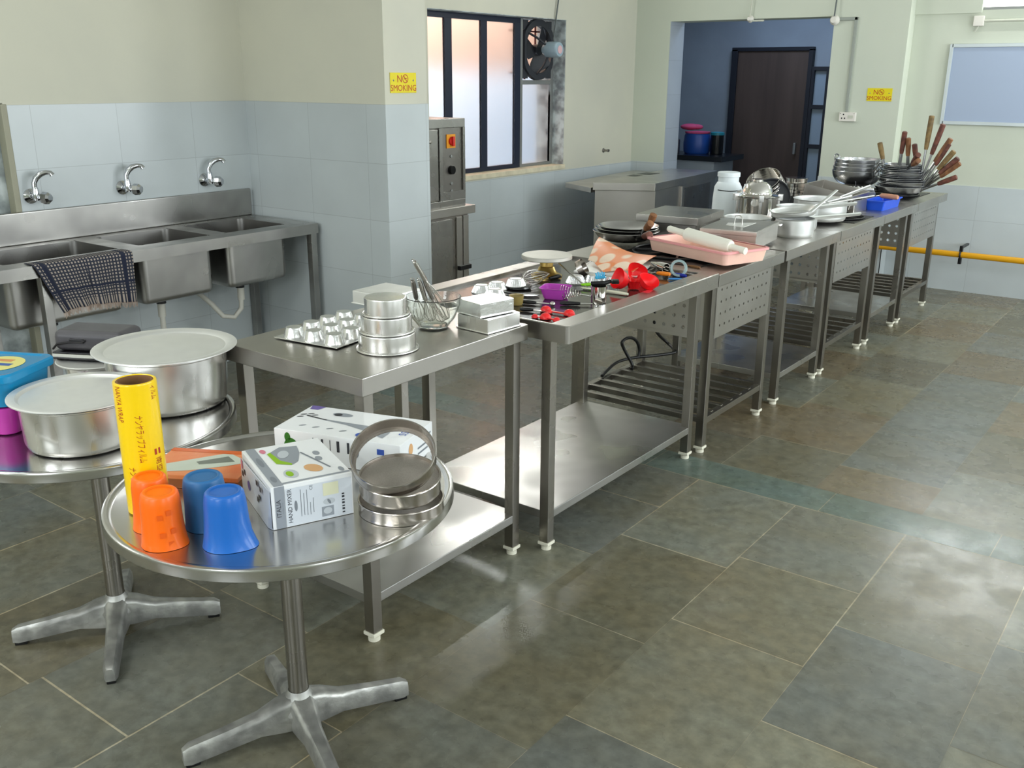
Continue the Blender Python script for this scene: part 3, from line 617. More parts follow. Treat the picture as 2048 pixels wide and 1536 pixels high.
# shallow pan and folder pouch behind
t = thing('shallow_pan', (-2.82, 1.56, ZR), 'small shallow aluminium pan under the grey zipped pouch', 'pan')
g = G(); g.lathe([(0, 0), (.085, 0), (.095, .01), (.10, .075), (.104, .08), (.098, .08), (.09, .012), (0, .008)], seg=48); g.build('pan_body', 'aluminium', t)
g = G(); g.lathe([(0, .084), (.12, .084), (.125, .09), (.122, .092), (.11, .086), (0, .087)], seg=48); g.build('lid', 'aluminium_matt', t)
mat('pouch_grey', (78, 76, 80), 0.42, 0, 0.15, 14); mat('pouch_dark', (26, 24, 28), 0.35); mat('page_white', (212, 212, 204), 0.6)
t = thing('zipped_pouch', (-2.845, 1.585, ZR+.093), 'dark grey zipped pouch with pen strap lying on the shallow pan', 'pouch', math.radians(28))
g = G(); g.box(-.125, .125, -.075, .075, .0, .006, .002); g.box(-.12, .12, -.07, .07, .016, .022, .002); g.build('black_cover', 'pouch_dark', t)
g = G(); g.box(-.12, .12, -.072, .07, .006, .016); g.build('pages', 'page_white', t, smooth=False)
g = G(); poly = [(-.122, -.068), (.122, -.072), (.124, .06), (-.118, .06)]
g.box(-.12, .12, -.062, .07, .022, .090, .022, 4); g.build('pouch_body', 'pouch_grey', t)
g = G(); g.tube([(-.12, -.064, .03), (-.10, -.07, .048), (-.06, -.068, .055), (-.015, -.066, .057), (-.005, -.064, .062)], .0035, 8); g.box(-.06, -.01, -.067, -.06, .052, .066, .003); g.build('strap', 'pouch_dark', t)

# stacked plastic food boxes at the left edge
def rsq(g, a, rr, z, n=6, sag=0.0):
    pts = []
    for cx, cy, a0 in ((a-rr, a-rr, 0), (-a+rr, a-rr, PI/2), (-a+rr, -a+rr, PI), (a-rr, -a+rr, 1.5*PI)):
        for q in range(n+1): t_ = a0+q*PI/2/n; pts.append(g.v((cx+rr*math.cos(t_), cy+rr*math.sin(t_), z)))
    return pts
def rsq_loft(g, secs, cap0=True, cap1=True):
    rs = [rsq(g, a, rr, z) for a, rr, z in secs]
    for A_, B_ in zip(rs, rs[1:]):
        n = len(A_)
        for i in range(n): g.f([A_[i], A_[(i+1) % n], B_[(i+1) % n], B_[i]])
    if cap0: g.f(rs[0][::-1])
    if cap1: g.f(rs[-1])
mat('cyan_plastic', (12, 128, 178), 0.25, trans=0.0, coat=0.2); mat('magenta_plastic', (186, 50, 160), 0.28, coat=0.2); mat('label_yellow', (222, 214, 130), 0.5); mat('label_blue', (60, 92, 160), 0.5); mat('label_orange', (206, 140, 84), 0.5)
BX, BY, BR = -2.695, 1.19, math.radians(27)
t = thing('plastic_container', (BX, BY, ZR), 'magenta plastic box under the cyan lidded one', 'container', BR)
g = G(); rsq_loft(g, [(.078, .03, 0), (.084, .03, .004), (.094, .034, .05), (.10, .035, .084)]); g.build('box_body', 'magenta_plastic', t)
t = thing('plastic_container', (BX, BY, ZR+.085), 'cyan plastic box with yellow and blue label on its lid', 'container', BR)
g = G(); rsq_loft(g, [(.092, .035, 0), (.097, .035, .004), (.106, .038, .088)]); g.build('box_body', 'cyan_plastic', t)
g = G(); rsq_loft(g, [(.112, .03, .074), (.114, .03, .078), (.114, .03, .094), (.110, .03, .099), (.102, .03, .099), (.098, .03, .095)]); ld = g.build('lid', 'cyan_plastic', t)
g = G(); g.lathe([(0, .0962), (.076, .0962), (.076, .0958)], seg=40); g.mi = 1; g.box(-.05, .02, -.045, -.018, .0964, .0968); g.box(-.03, .05, -.012, .008, .0964, .0968); g.mi = 2; g.box(-.03, .03, .025, .045, .0964, .0968); g.build('lid_label', ['label_yellow', 'label_blue', 'label_orange'], ld, smooth=False)

# film roll
mat('film_yellow', (246, 206, 8), 0.28, 0, 0.04, 6, coat=0.4); mat('card_brown', (124, 88, 54), 0.8); mat('print_red', (168, 52, 24), 0.5)
t = thing('cling_film_roll', (-1.875, 1.115, ZR), 'tall yellow roll of cling film standing on end with red lettering', 'roll')
RR, RH = .0465, .312
g = G(); g.lathe([(RR-.006, 0), (RR, .003), (RR, RH-.004), (RR-.001, RH), (RR-.005, RH+.001), (RR-.007, RH-.001)], seg=56); g.build('film_body', 'film_yellow', t)
g = G(); g.lathe([(RR-.007, .0), (RR-.005, .001), (RR-.006, RH-.001), (RR-.011, RH), (RR-.012, RH-.004), (RR-.013, .002)], seg=48); g.build('cardboard_core', 'card_brown', t)
def on_roll(z0, th0, st=1.0):
    # text runs down the roll, wrapped round it
    return lambda co: V3((RR+.0006)*math.cos(th0+co.y*st/RR), (RR+.0006)*math.sin(th0+co.y*st/RR), z0-co.x)
camdir = math.atan2(-1.115, 1.875)
for body, sz, z0, dth, st in (('NANYA WRAP', .0125, .309, -.92, 1.7), ('ナンヤラップフィルム', .0112, .243, -.05, 1.8), ('ナンヤラップフィルム', .0112, .121, -.62, 1.8), ('ィルム', .0112, .306, .85, 1.8), ('南亞', .018, .138, .72, 1.0)):
    g = G(); text_geo(g, body, sz, on_roll(z0, camdir+dth, st), 'LEFT'); g.build('red_lettering', 'print_red', t, smooth=False)
g = G(); q = [on_roll(.158, camdir+.72)(Vector(c)) for c in ((0, -.008, 0), (.014, -.008, 0), (.014, .008, 0), (0, .008, 0))]; g.mesh(q, [(0, 1, 2, 3)]); g.build('red_square', 'print_red', t, smooth=False)

# tumblers standing upside down
mat('orange_plastic', (252, 108, 6), 0.35, 0, 0, trans=0.0, coat=0.1); mat('orange_print', (232, 92, 4), 0.5); mat('blue_plastic', (26, 100, 186), 0.32, coat=0.15); mat('blue_plastic_dull', (44, 104, 158), 0.4)
def tumbler(label, x, y, r_top, r_bot, h, m, spout, grp, dots=False):
    t = thing('tumbler', (x, y, ZR), label, 'tumbler', 0, grp)
    n = 40; g = G(); rings = []
    prof = [(r_bot, 0, 1), (r_bot*.965, .008, .8), (r_top+(r_bot-r_top)*.62, h*.22, .35), (r_top+(r_bot-r_top)*.42, h*.45, .1), (r_top+.003, h*.80, 0), (r_top, h*.96, 0), (r_top-.004, h, 0), (r_top-.010, h, 0), (r_top-.012, h-.003, 0)]
    for r, z, k in prof:
        rings.append([g.v(((r+spout*k*max(0, math.cos(2*PI*i/n-math.radians(25)))**8)*math.cos(2*PI*i/n), (r+spout*k*max(0, math.cos(2*PI*i/n-math.radians(25)))**8)*math.sin(2*PI*i/n), z)) for i in range(n)])
    for A_, B_ in zip(rings, rings[1:]):
        for i in range(n): g.f([A_[i], A_[(i+1) % n], B_[(i+1) % n], B_[i]])
    g.f(rings[-1]); g.build('cup_body', m, t, ang=60)
    if dots:
        g = G(); a0 = math.atan2(-y, -x)
        for i, dz in ((-.1, .07), (.32, .078), (-.05, .03), (.45, .036), (.30, .008)):
            r = r_top+(r_bot-r_top)*(.62 if dz < .04 else .38)+.002; P_ = [V3(r*math.cos(a0+i+a), r*math.sin(a0+i+a), dz+zz) for a, zz in ((-.12, 0), (.12, 0), (.12, .012), (-.12, .012))]; g.mesh(P_, [(0, 1, 2, 3)])
        g.build('faint_print', 'orange_print', t, smooth=False)
    return t
tumbler('orange plastic tumbler upside down, in front of the other orange one', -1.700, 1.036, .0385, .048, .120, 'orange_plastic', .006, 'orange tumblers', True)
tumbler('orange plastic tumbler upside down, between film roll and front orange one', -1.789, 1.070, .036, .045, .120, 'orange_plastic', .004, 'orange tumblers')
tumbler('bright blue plastic tumbler upside down, nearest the table edge', -1.590, 1.118, .041, .054, .122, 'blue_plastic', .014, 'blue tumblers')
tumbler('duller blue plastic tumbler upside down, behind the bright blue one', -1.700, 1.145, .042, .048, .118, 'blue_plastic_dull', .002, 'blue tumblers')

# flat orange package behind the tumblers
mat('pack_orange', (222, 112, 62), 0.35, 0, 0.3, 9, col2=(232, 150, 96)); mat('pack_deep', (214, 96, 20), 0.35); mat('pack_pale', (196, 204, 190), 0.35); mat('pack_grey', (110, 116, 106), 0.4); mat('pack_brown', (150, 84, 40), 0.5)
F_ = at(495, 985, ZR); L_ = at(344, 975, ZR); 
F_ = V3(-1.786, 1.298, ZR); R_v = V3(-1.884, 1.475, ZR); L_v = V3(-2.014, 1.195, ZR)
rz_, a_, b_ = corner_frame(F_, R_v, L_v)
t = thing('scale_package', F_, 'flat orange cardboard package with a pale device pictured on it', 'package', rz_)
b_ = .245; a_ = .17
g = G(); g.box(0, a_, 0, b_, 0, .034, .002); g.mi = 1; g.box(-.0005, a_+.0005, -.0005, b_+.0005, .002, .024); g.build('carton', ['pack_orange', 'pack_brown'], t)
g = G(); z = .0345
g.mi = 0; g.mesh([(a_-.002, .0, z), (a_-.002, b_, z), (a_-.022, b_, z), (a_-.022, 0, z)], [(0, 1, 2, 3)])
g.mi = 1; g.mesh([(.018, .19, z), (.03, .215, z), (.06, .22, z), (.145, .10, z), (.145, .075, z), (.12, .04, z), (.09, .03, z), (.07, .06, z), (.03, .14, z)], [tuple(range(9))])
g.mi = 2; g.mesh([(.10, .05, z+.0004), (.13, .08, z+.0004), (.085, .145, z+.0004), (.07, .13, z+.0004)], [(0, 1, 2, 3)])
g.build('printed_picture', ['pack_deep', 'pack_pale', 'pack_grey'], t, smooth=False)

# hand mixer carton
mat('carton_white', (232, 234, 236), 0.35, coat=0.3); mat('carton_side', (206, 212, 220), 0.4, coat=0.2); mat('print_grey', (142, 148, 156), 0.4); mat('print_dark', (52, 54, 60), 0.45); mat('print_green', (136, 180, 22), 0.45); mat('print_leaf', (46, 108, 26), 0.5)
mat('print_midgrey', (120, 126, 134), 0.4); mat('print_tan', (210, 164, 116), 0.5); mat('print_cream', (216, 216, 186), 0.5); mat('print_pink', (204, 120, 138), 0.5); mat('print_lightgrey', (184, 190, 196), 0.4); mat('print_blue', (52, 84, 170), 0.45); mat('print_red2', (206, 60, 84), 0.45); mat('print_violet', (108, 94, 158), 0.5)
PR = ['print_dark', 'print_grey', 'print_green', 'print_midgrey', 'print_tan', 'print_cream', 'print_pink', 'print_lightgrey', 'print_blue', 'print_red2', 'print_leaf', 'print_violet', 'carton_side']
def disc(g, c, rx, ry, z, n=20, rot=0.0, k=None):
    pts = []
    for i in range(n):
        t_ = 2*PI*i/n; x, y = rx*math.cos(t_), ry*math.sin(t_); pts.append(g.v((c[0]+x*math.cos(rot)-y*math.sin(rot), c[1]+x*math.sin(rot)+y*math.cos(rot), z)))
    g.f(pts)
F_, R_v, L_v = V3(-1.558, 1.213, ZR), V3(-1.482, 1.384, ZR), V3(-1.779, 1.321, ZR)
rz_, a_, b_ = corner_frame(F_, R_v, L_v); H_ = .102
t = thing('hand_mixer_box', F_, 'white and grey cardboard box printed HAND MIXER', 'box', rz_)
g = G(); g.box(0, a_, 0, b_, 0, H_, .0015); bd = g.build('carton', 'carton_white', t)
# open end flaps on the left-hand end (towards -X)
g = G(); g.mesh([(-.0005, .004, .0), (-.006, .02, 0), (-.006, b_-.01, .0), (-.006, b_-.01, H_-.012), (-.004, .02, H_-.008), (-.0005, .004, H_-.01)], [(0, 1, 2, 3, 4, 5)]); g.build('end_flap', 'carton_side', t, smooth=False, solid=.001)
g = G(); g.box(-.0008, .0, .001, .016, .004, H_-.012); g.build('gap_shade', 'black_plastic', t, smooth=False)  # black strip stands in for the shade inside the open flap
# front face print, local XZ plane at y=-.0004 ; helper coordinates u along X, v up
g = G(); g.M = Matrix(((1, 0, 0, 0), (0, 0, -1, -.0006), (0, 1, 0, 0), (0, 0, 0, 1)))
def rect(g, x0, x1, y0, y1, z=0.0): g.mesh([(x0, y0, z), (x1, y0, z), (x1, y1, z), (x0, y1, z)], [(0, 1, 2, 3)])
g.mi = 12; rect(g, .031, a_-.003, .002, H_-.010)
g.mi = 1; rect(g, .008, .030, .001, H_-.001, .0002)
g.mi = 0
up_ = lambda x, y, zz=.0004: g.M @ Matrix.Translation((x, y, zz)) @ Matrix.Rotation(PI/2, 4, 'Z')
Mi = g.M.copy(); 
def txt(s_, size, x, y, mi): 
    g.mi = mi; Mg = Matrix.Translation((x, y, .0005)) @ Matrix.Rotation(PI/2, 4, 'Z'); text_geo(g, s_, size, Mg)
txt('ITALIA', .0145, .0160, .049, 0); txt('by Home Styling', .004, .0245, .049, 3)
txt('HAND MIXER', .0135, .041, .050, 0)
g.mi = 3; disc(g, (.054, .048), .0035, .013, .0005)
g.mi = 3
for i, (x, y0, y1) in enumerate(((.065, .020, .085), (.072, .022, .075), (.079, .020, .082), (.086, .020, .05), (.093, .024, .06))): rect(g, x, x+.0013, y0, y1, .0004)
txt('CE', .010, .090, .085, 3)
g.mi = 5; rect(g, .117, .153, .058, .088, .0004)
g.mi = 7; disc(g, (.130, .043), .014, .008, .0004); g.mi = 3; disc(g, (.130, .043), .003, .007, .0006, rot=.5)
g.mi = 1; rect(g, .112, .140, .008, .032, .0004); g.mi = 7; disc(g, (.126, .021), .010, .008, .0006)
g.mi = 0
for i in range(7): rect(g, .160, .166, .008+i*.0075, .0115+i*.0075+(i % 2)*.0015, .0005)
g.build('front_print', PR, bd, smooth=False)
g = G(); z = H_+.0006
g.mi = 1; g.mesh([(.008, 0, z), (.030, 0, z), (.030, b_, z), (.008, b_, z)], [(0, 1, 2, 3)]); g.mesh([(.030, .006, z), (a_-.002, .006, z), (a_-.002, .014, z), (.030, .014, z)], [(0, 1, 2, 3)])
g.mi = 3; disc(g, (.019, .04), .006, .018, z+.0003); disc(g, (.019, .15), .006, .03, z+.0003)
g.mi = 1; g.mesh([(.058, .13, z), (.055, .20, z), (.085, .225, z), (.125, .215, z), (.118, .17, z), (.10, .12, z), (.082, .105, z)], [tuple(range(7))])
g.mi = 2; g.mesh([(.05, .125, z+.0003), (.047, .195, z+.0003), (.056, .20, z+.0003), (.064, .14, z+.0003), (.083, .112, z+.0003), (.080, .103, z+.0003)], [tuple(range(6))])
g.mi = 7; disc(g, (.08, .175), .013, .024, z+.0005, rot=-.3)
g.mi = 3; g.mesh([(.118, .168, z+.0003), (.152, .05, z+.0003), (.156, .052, z+.0003), (.122, .172, z+.0003)], [(0, 1, 2, 3)])
g.mi = 7; disc(g, (.063, .055), .016, .026, z); g.mi = 2; disc(g, (.060, .055), .008, .016, z+.0003)
g.mi = 4; disc(g, (.118, .065), .018, .026, z, rot=.4); g.mi = 1; disc(g, (.147, .115), .008, .014, z); disc(g, (.152, .15), .008, .014, z); disc(g, (.172, .03), .006, .014, z)
g.mi = 6; disc(g, (.042, .215), .007, .014, z)
g.build('top_print', PR, bd, smooth=False)
g = G(); g.M = Matrix(((0, 0, -1, -.0075), (-1, 0, 0, b_), (0, 1, 0, 0), (0, 0, 0, 1)))
g.mi = 6; disc(g, (.025, .080), .009, .013, 0); g.mi = 0
for x, y in ((.04, .06), (.02, .05), (.15, .075), (.165, .045), (.15, .035), (.18, .07)): rect(g, x, x+.014, y, y+.013)
g.mi = 11; disc(g, (.08, .045), .012, .012, 0); g.build('side_print', PR, bd, smooth=False)

# blender carton
F_, R_v, L_v = V3(-1.890, 1.498, ZR), V3(-1.541, 1.603, ZR), V3(-1.945, 1.682, ZR)
rz_, a_, b_ = corner_frame(F_, R_v, L_v); H_ = .082
t = thing('blender_box', F_, 'long white carton with hand blender pictured, behind the sieves', 'box', rz_)
g = G(); g.box(0, a_, 0, b_, 0, H_, .0015); bd = g.build('carton', 'carton_white', t)
g = G(); z = H_+.0006
g.mi = 1; g.mesh([(.09, .098, z), (.165, .085, z), (.24, .06, z), (.30, .03, z), (.30, .075, z), (.24, .098, z), (.165, .100, z), (.09, .104, z)], [tuple(range(8))])
g.mi = 0; g.mesh([(.03, .11, z+.0003), (.10, .096, z+.0003), (.10, .101, z+.0003), (.03, .117, z+.0003)], [(0, 1, 2, 3)])
for x, y in ((.018, .118), (.018, .10), (.035, .128), (.05, .122)): disc(g, (x, y), .009, .003, z+.0004, rot=.5)
g.mi = 1; disc(g, (.12, .150), .03, .013, z); g.mi = 0; disc(g, (.108, .146), .012, .010, z+.0003)
g.mi = 3
for x in (.06, .10, .14, .18): disc(g, (x, .045+rnd.uniform(-.003, .003)), .010, .003, z, rot=.6); 
g.mi = 8; disc(g, (.245, .035), .022, .018, z+.0006, rot=.3)
g.mi = 9; disc(g, (.285, .145), .015, .013, z)
g.mi = 11; g.mesh([(0.002, b_-.002, z), (.045, b_-.002, z), (.035, b_-.03, z), (.01, b_-.03, z)], [(0, 1, 2, 3)])
g.mi = 8; text_geo(g, 'BOSS', .030, Matrix.Translation((.335, .10, z+.0004)) @ Matrix.Rotation(-PI/2, 4, 'Z'))
g.build('top_print', PR, bd, smooth=False)
g = G(); g.M = Matrix(((1, 0, 0, 0), (0, 0, -1, -.0006), (0, 1, 0, 0), (0, 0, 0, 1)))
g.mi = 10; disc(g, (.050, .035), .022, .026, 0); disc(g, (.040, .062), .009, .013, .0)
g.mi = 0
for x, w in ((.115, .003), (.14, .006), (.165, .002), (.185, .008), (.215, .007)): rect(g, x, x+w, .04, .07)
g.mi = 3; disc(g, (.24, .05), .009, .018, 0); g.mi = 8; rect(g, .30, .32, .05, .065); g.build('front_print', PR, bd, smooth=False)
g = G(); g.M = Matrix(((0, 0, 1, a_+.0006), (1, 0, 0, 0), (0, 1, 0, 0), (0, 0, 0, 1)))
g.mi = 4; disc(g, (.06, .05), .012, .016, 0); g.mi = 3; rect(g, .10, .16, .02, .025); rect(g, .10, .15, .035, .04); rect(g, .13, .18, .055, .06); g.mi = 8; rect(g, .02, .06, .015, .022); g.build('end_print', PR, bd, smooth=False)

# three sieves
mat('sieve_steel', (0.50, 0.46, 0.42), 0.22, 1, 0.1, 8); 
def mesh_mat():
    m = mat('wire_mesh', (0.36, 0.33, 0.30), 0.45, 0.8, 0.08, 300); nt = m.node_tree; return m
mesh_mat()
def sieve(label, loc, r, h, rot, zm, screen=True):
    t = thing('sieve', loc, label, 'sieve', 0, 'round steel sieves', rot)
    g = G(); g.lathe([(r-.003, 0), (r+.001, 0), (r+.001, .004), (r, .006), (r, h-.004), (r+.002, h-.002), (r+.001, h), (r-.002, h), (r-.003, h-.004), (r-.003, 0)], seg=64); g.build('hoop', 'sieve_steel', t)
    g = G(); g.lathe([(0, zm), (r-.003, zm), (r-.003, zm+.001), (0, zm+.001)], seg=48) if screen else g.lathe([(r-.009, .001), (r-.002, .001), (r-.002, .003), (r-.009, .003), (r-.009, .001)], seg=48); g.build('mesh_screen' if screen else 'inner_lip', 'wire_mesh', t)
sc_ = at(785, 968, ZR)
sieve('round steel sieve lying at the bottom of the pile', (-1.414, 1.470, ZR), .098, .030, None, .004)
sieve('round steel sieve lying crooked, middle one of the pile', (-1.420, 1.474, ZR+.049), .093, .036, (math.radians(7), math.radians(5), .2), .028)
sieve('open steel sieve hoop tilted up on edge, topmost of the pile', (-1.425, 1.462, ZR+.116), .096, .036, (math.radians(25), math.radians(19), 0), .003, False)

# ================================================================ things on the low table
ZT = .856
def rect_tin(name, label, F_, R_v, L_v, h, m='foil', rim=.004, grp=None, cat='tin'):
    rz_, a_, b_ = corner_frame(F_, R_v, L_v); b_ -= .022; t = thing(name, F_, label, cat, rz_, grp)
    g = G(); g.box(0, a_, 0, b_, .0, h, .003); g.build('tin_body', m, t)
    g = G(); g.box(-rim, a_+rim, -rim, b_+rim, 0, .004, .0015); g.build('rolled_rim', m, t); return t
# muffin tray, bottom up
mt = thing('muffin_tray', (-2.248, 2.075, ZT), 'upturned silvery muffin tray with twelve cups at the corner of the low table', 'baking tray', math.radians(7))
g = G(); g.box(-.128, .128, -.168, .168, .002, .006, .0025); 
g.build('tray_plate', 'foil', mt)
cup0 = None
for i in range(3):
    for j in range(4):
        x, y = (i-1)*.082, (j-1.5)*.082
        if cup0 is None:
            g = G(); g.lathe([(.034, 0), (.033, .003), (.026, .026), (.024, .029), (0, .029)], seg=28, flute=0); cup0 = g.build('cup', 'foil', mt, loc=(x, y, .006))
        else:
            c = cup0.copy(); COL.objects.link(c); c.parent = mt; c.location = (x, y, .006)
# three round tins
def cake_tin(label, x, y, z, r, rr, h):
    t = thing('round_cake_tin', (x, y, z), label, 'cake tin', 0, 'upturned round cake tins')
    g = G(); g.lathe([(r-.001, .002), (r, .004), (r, h-.004), (r-.002, h-.001), (r-.006, h), (0, h)], seg=64); g.build('tin_body', 'aluminium', t)
    g = G(); n = 64; g.tube([(rr*math.cos(2*PI*i/n), rr*math.sin(2*PI*i/n), .003) for i in range(n)], .003, 8, closed=True); g.lathe([(r-.001, .003), (rr, .003)], seg=64); g.build('rolled_rim', 'aluminium', t)
cx, cy = -1.993, 2.034
cake_tin('largest round aluminium cake tin at the bottom of the stack', cx, cy, ZT, .088, .094, .054)
cake_tin('middle-sized round aluminium cake tin, second of the stack', cx-.003, cy+.002, ZT+.055, .078, .084, .052)
cake_tin('smallest round aluminium cake tin on top of the stack', cx-.002, cy, ZT+.108, .0645, .070, .054)
# pale square tin behind
A_ = at(704, 580, .905); B_ = at(793, 559, .905); dr_ = (B_-A_).normalized(); nr_ = V3(dr_.y, -dr_.x, 0)
mat('beige_metal', (0.72, 0.68, 0.61), 0.36, 1)
F_ = V3(A_.x, A_.y, ZT); rz_ = math.atan2(nr_.y, nr_.x); 
t = thing('square_cake_tin', F_, 'upturned dull square cake tin behind the round stack', 'cake tin', rz_)
g = G(); g.box(0, .18, 0, .18, 0, .048, .004); g.build('tin_body', 'aluminium_matt', t)
g = G(); g.box(-.004, .184, -.004, .184, 0, .004, .0015); g.build('rolled_rim', 'aluminium_matt', t)
# glass bowl with whisks
mat('glass', (0.95, 0.98, 0.96), 0.02, 0, trans=1.0, ior=1.45)
bx, by = -2.057, 2.320
t = thing('glass_bowl', (bx, by, ZT), 'clear glass mixing bowl holding whisks', 'bowl')
g = G(); g.lathe([(0, 0), (.040, 0), (.050, .004), (.074, .035), (.088, .072), (.091, .078), (.0925, .098), (.094, .102), (.0915, .104), (.089, .098), (.087, .080), (.0845, .073), (.070, .036), (.047, .009), (0, .006)], seg=56); g.build('bowl_glass', 'glass', t)
mat('wire', (0.66, 0.64, 0.60), 0.25, 1)
def whisk(label, tip, top, hl, m, r=.008, R=.019, grp='whisks in the glass bowl', cap=None):
    tip, top = Vector(tip), Vector(top); d = (top-tip); ln = d.length; q = d.to_track_quat('Z', 'Y').to_euler()
    t = thing('whisk', tip, label, 'whisk', 0, grp, q)
    g = G(); g.lathe([(0, ln-hl), (r*.7, ln-hl), (r, ln-hl+.008), (r*1.05, ln-.02), (r*.8, ln-.004), (0, ln)], seg=16); g.build('handle', m, t)
    g = G(); n = 14
    for k in range(4):
        a = k*PI/4; pts = []
        for i in range(n+1):
            s_ = i/n; u = -1+2*s_; zz = (ln-hl)*(1-(1-abs(u)**1.6))+.003; xx = R*math.copysign(1, u)*(math.sin(PI*min(1, abs(u)))**.8 if abs(u) < .999 else 0)
            if abs(u) < .02: xx = 0
            pts.append((xx*math.cos(a), xx*math.sin(a), zz))
        g.tube(pts, .0011, 5, caps=False)
    g.build('wire_loops', 'wire', t)
    g = G(); g.tube([(r*.6, 0, ln-.004), (r*.9, 0, ln+.004), (0, 0, ln+.009), (-r*.9, 0, ln+.004), (-r*.6, 0, ln-.004)], .0015, 6); g.build('hanging_loop', 'wire', t)
zb = ZT+.012
hp = lambda px, py, z: at(px, py, z)
whisk('whisk with steel handle leaning tallest to the left in the glass bowl', (bx+.035, by+.035, zb+.01), at(828, 522, 1.105), .095, 'polished', .0075)
whisk('whisk with black-ended handle second from the left in the glass bowl', (bx-.03, by-.03, zb+.01), at(825, 560, 1.035), .085, 'steel_dark', .008)
whisk('plain whisk standing between the two black-ended ones', (bx+.005, by-.01, zb+.01), at(838, 560, 1.030), .085, 'polished', .0075)
whisk('whisk with black cap at the right of the group in the glass bowl', (bx+.045, by-.005, zb+.01), at(848, 556, 1.035), .08, 'steel_dark', .009)
# two square tins
rect_tin('rectangular_cake_tin', 'upturned rectangular aluminium tin, lower of the two on the table corner', at(976, 669, ZT), at(1040, 651, ZT), at(904, 653, ZT), .048, 'aluminium', grp='rectangular tins')
rect_tin('rectangular_cake_tin', 'bright rectangular aluminium tin lying on the other one', at(960.5, 637, ZT+.050), at(1028, 623, ZT+.050), at(905, 622, ZT+.050), .047, 'foil', grp='rectangular tins')
# ================================================================ baking tools on the long table (slab surface ZB)
ZB = Z2-.012+.0008
def lay(px, py, dz=0.0): return at(px, py, ZB+dz)
# fluted foil moulds, upside down
mold = None
def foil_mould(label, P_, r=.036, h=.030, z=ZB):
    global mold
    if mold is None:
        t = thing('foil_mould', (P_[0], P_[1], z), label, 'tart mould', 0, 'fluted foil moulds')
        g = G(); n = 56; rings = []
        for rr, zz, k in ((r*1.12, 0, .05), (r*1.06, .002, .08), (r*.92, h*.45, .085), (r*.76, h*.92, .06), (r*.70, h, .0)):
            rings.append([g.v((rr*(1+(k if i % 2 else -k))*math.cos(2*PI*i/n), rr*(1+(k if i % 2 else -k))*math.sin(2*PI*i/n), zz)) for i in range(n)])
        for A_, B_ in zip(rings, rings[1:]):
            for i in range(n): g.f([A_[i], A_[(i+1) % n], B_[(i+1) % n], B_[i]])
        g.build('fluted_wall', 'foil', t, ang=20)
        g = G(); g.lathe([(r*.70, h), (r*.6, h-.002), (0, h-.002)], seg=28); g.build('base', 'foil', t)
        mold = t; return t
    return copy_tree(mold, loc=(P_[0], P_[1], z), rz=rnd.uniform(0, 1), label=label)
foil_mould('fluted foil mould just behind the bright tin, leftmost on the long table', lay(964, 584))
foil_mould('fluted foil mould second from the left on the long table', lay(994, 578))
foil_mould('fluted foil mould on the black lid beside the dark wire whisk', lay(1031, 571, .014), z=ZB+.014)
foil_mould('fluted foil mould peeping over the bright tin', lay(989, 592))
foil_mould('fluted foil mould under the long metal skewer', lay(1151, 565))
foil_mould('fluted foil mould behind the blue brush head', lay(1189, 563))
foil_mould('fluted foil mould half hidden by the red silicone petals', lay(1224, 566))
# black lid below a mould and dark disc
P_ = lay(1037, 577); t = thing('black_dish', P_, 'round flat black dish under a foil mould', 'dish')
g = G(); g.lathe([(0, 0), (.045, 0), (.052, .006), (.05, .012), (0, .013)], seg=40); g.build('dish_body', 'black_gloss', t)
P_ = lay(1058, 592); t = thing('black_spatula', P_, 'flat round-ended black spatula lying beside the purple bowl', 'spatula', math.radians(20))
g = G(); g.lathe([(0, .004), (.040, .004), (.042, .007), (0, .009)], seg=30, rx=1, ry=.7); g.build('blade', 'black_gloss', t)
g = G(); g.tube([(-.03, 0, .006), (-.13, .01, .006)], .006, 8, flat=.6); g.build('handle', 'black_plastic', t)
# amber jar
mat('amber_glass', (170, 150, 90), 0.15, 0, trans=0.35); P_ = lay(1033, 609)
t = thing('amber_cup', P_, 'small amber translucent cup behind the stacked tins', 'cup')
g = G(); g.lathe([(0, 0), (.021, 0), (.024, .004), (.027, .030), (.029, .036), (.026, .036), (.024, .030), (.021, .006), (0, .004)], seg=28); g.build('cup_wall', 'amber_glass', t)
# dark wire whisk
def flat_whisk(label, A_, B_, hl, R, m, wires, nm='whisk', grp=None, hr=.009):
    A_, B_ = Vector(A_), Vector(B_); d = B_-A_; ln = d.length; q = d.to_track_quat('X', 'Z').to_euler()
    t = thing(nm, A_, label, 'whisk', 0, grp, q)
    g = G(); g.M = Matrix.Translation((0, 0, hr)) @ Matrix.Rotation(PI/2, 4, 'Y'); g.lathe([(0, 0), (hr*.7, .002), (hr, .015), (hr*.9, hl*.6), (hr*.65, hl), (0, hl)], seg=14); g.build('handle', m, t)
    g = G(); L_ = ln-hl
    for k in range(wires):
        a = PI*k/wires; pts = []
        for i in range(15):
            s_ = i/14; u = -1+2*s_; zz = ln-L_*(abs(u)**1.7); xx = R*math.copysign(1, u)*math.sin(PI*min(1, abs(u)))**.8 if 0.02 < abs(u) < .999 else 0
            pts.append((zz, xx*math.cos(a), max(.0012, R*.95+xx*math.sin(a))))
        g.tube(pts, .0010, 5, caps=False)
    g.build('wire_loops', 'wire', t); return t
flat_whisk('dark whisk lying behind the purple bowl', lay(1120, 556), lay(1046, 573), .07, .030, 'black_plastic', 9)
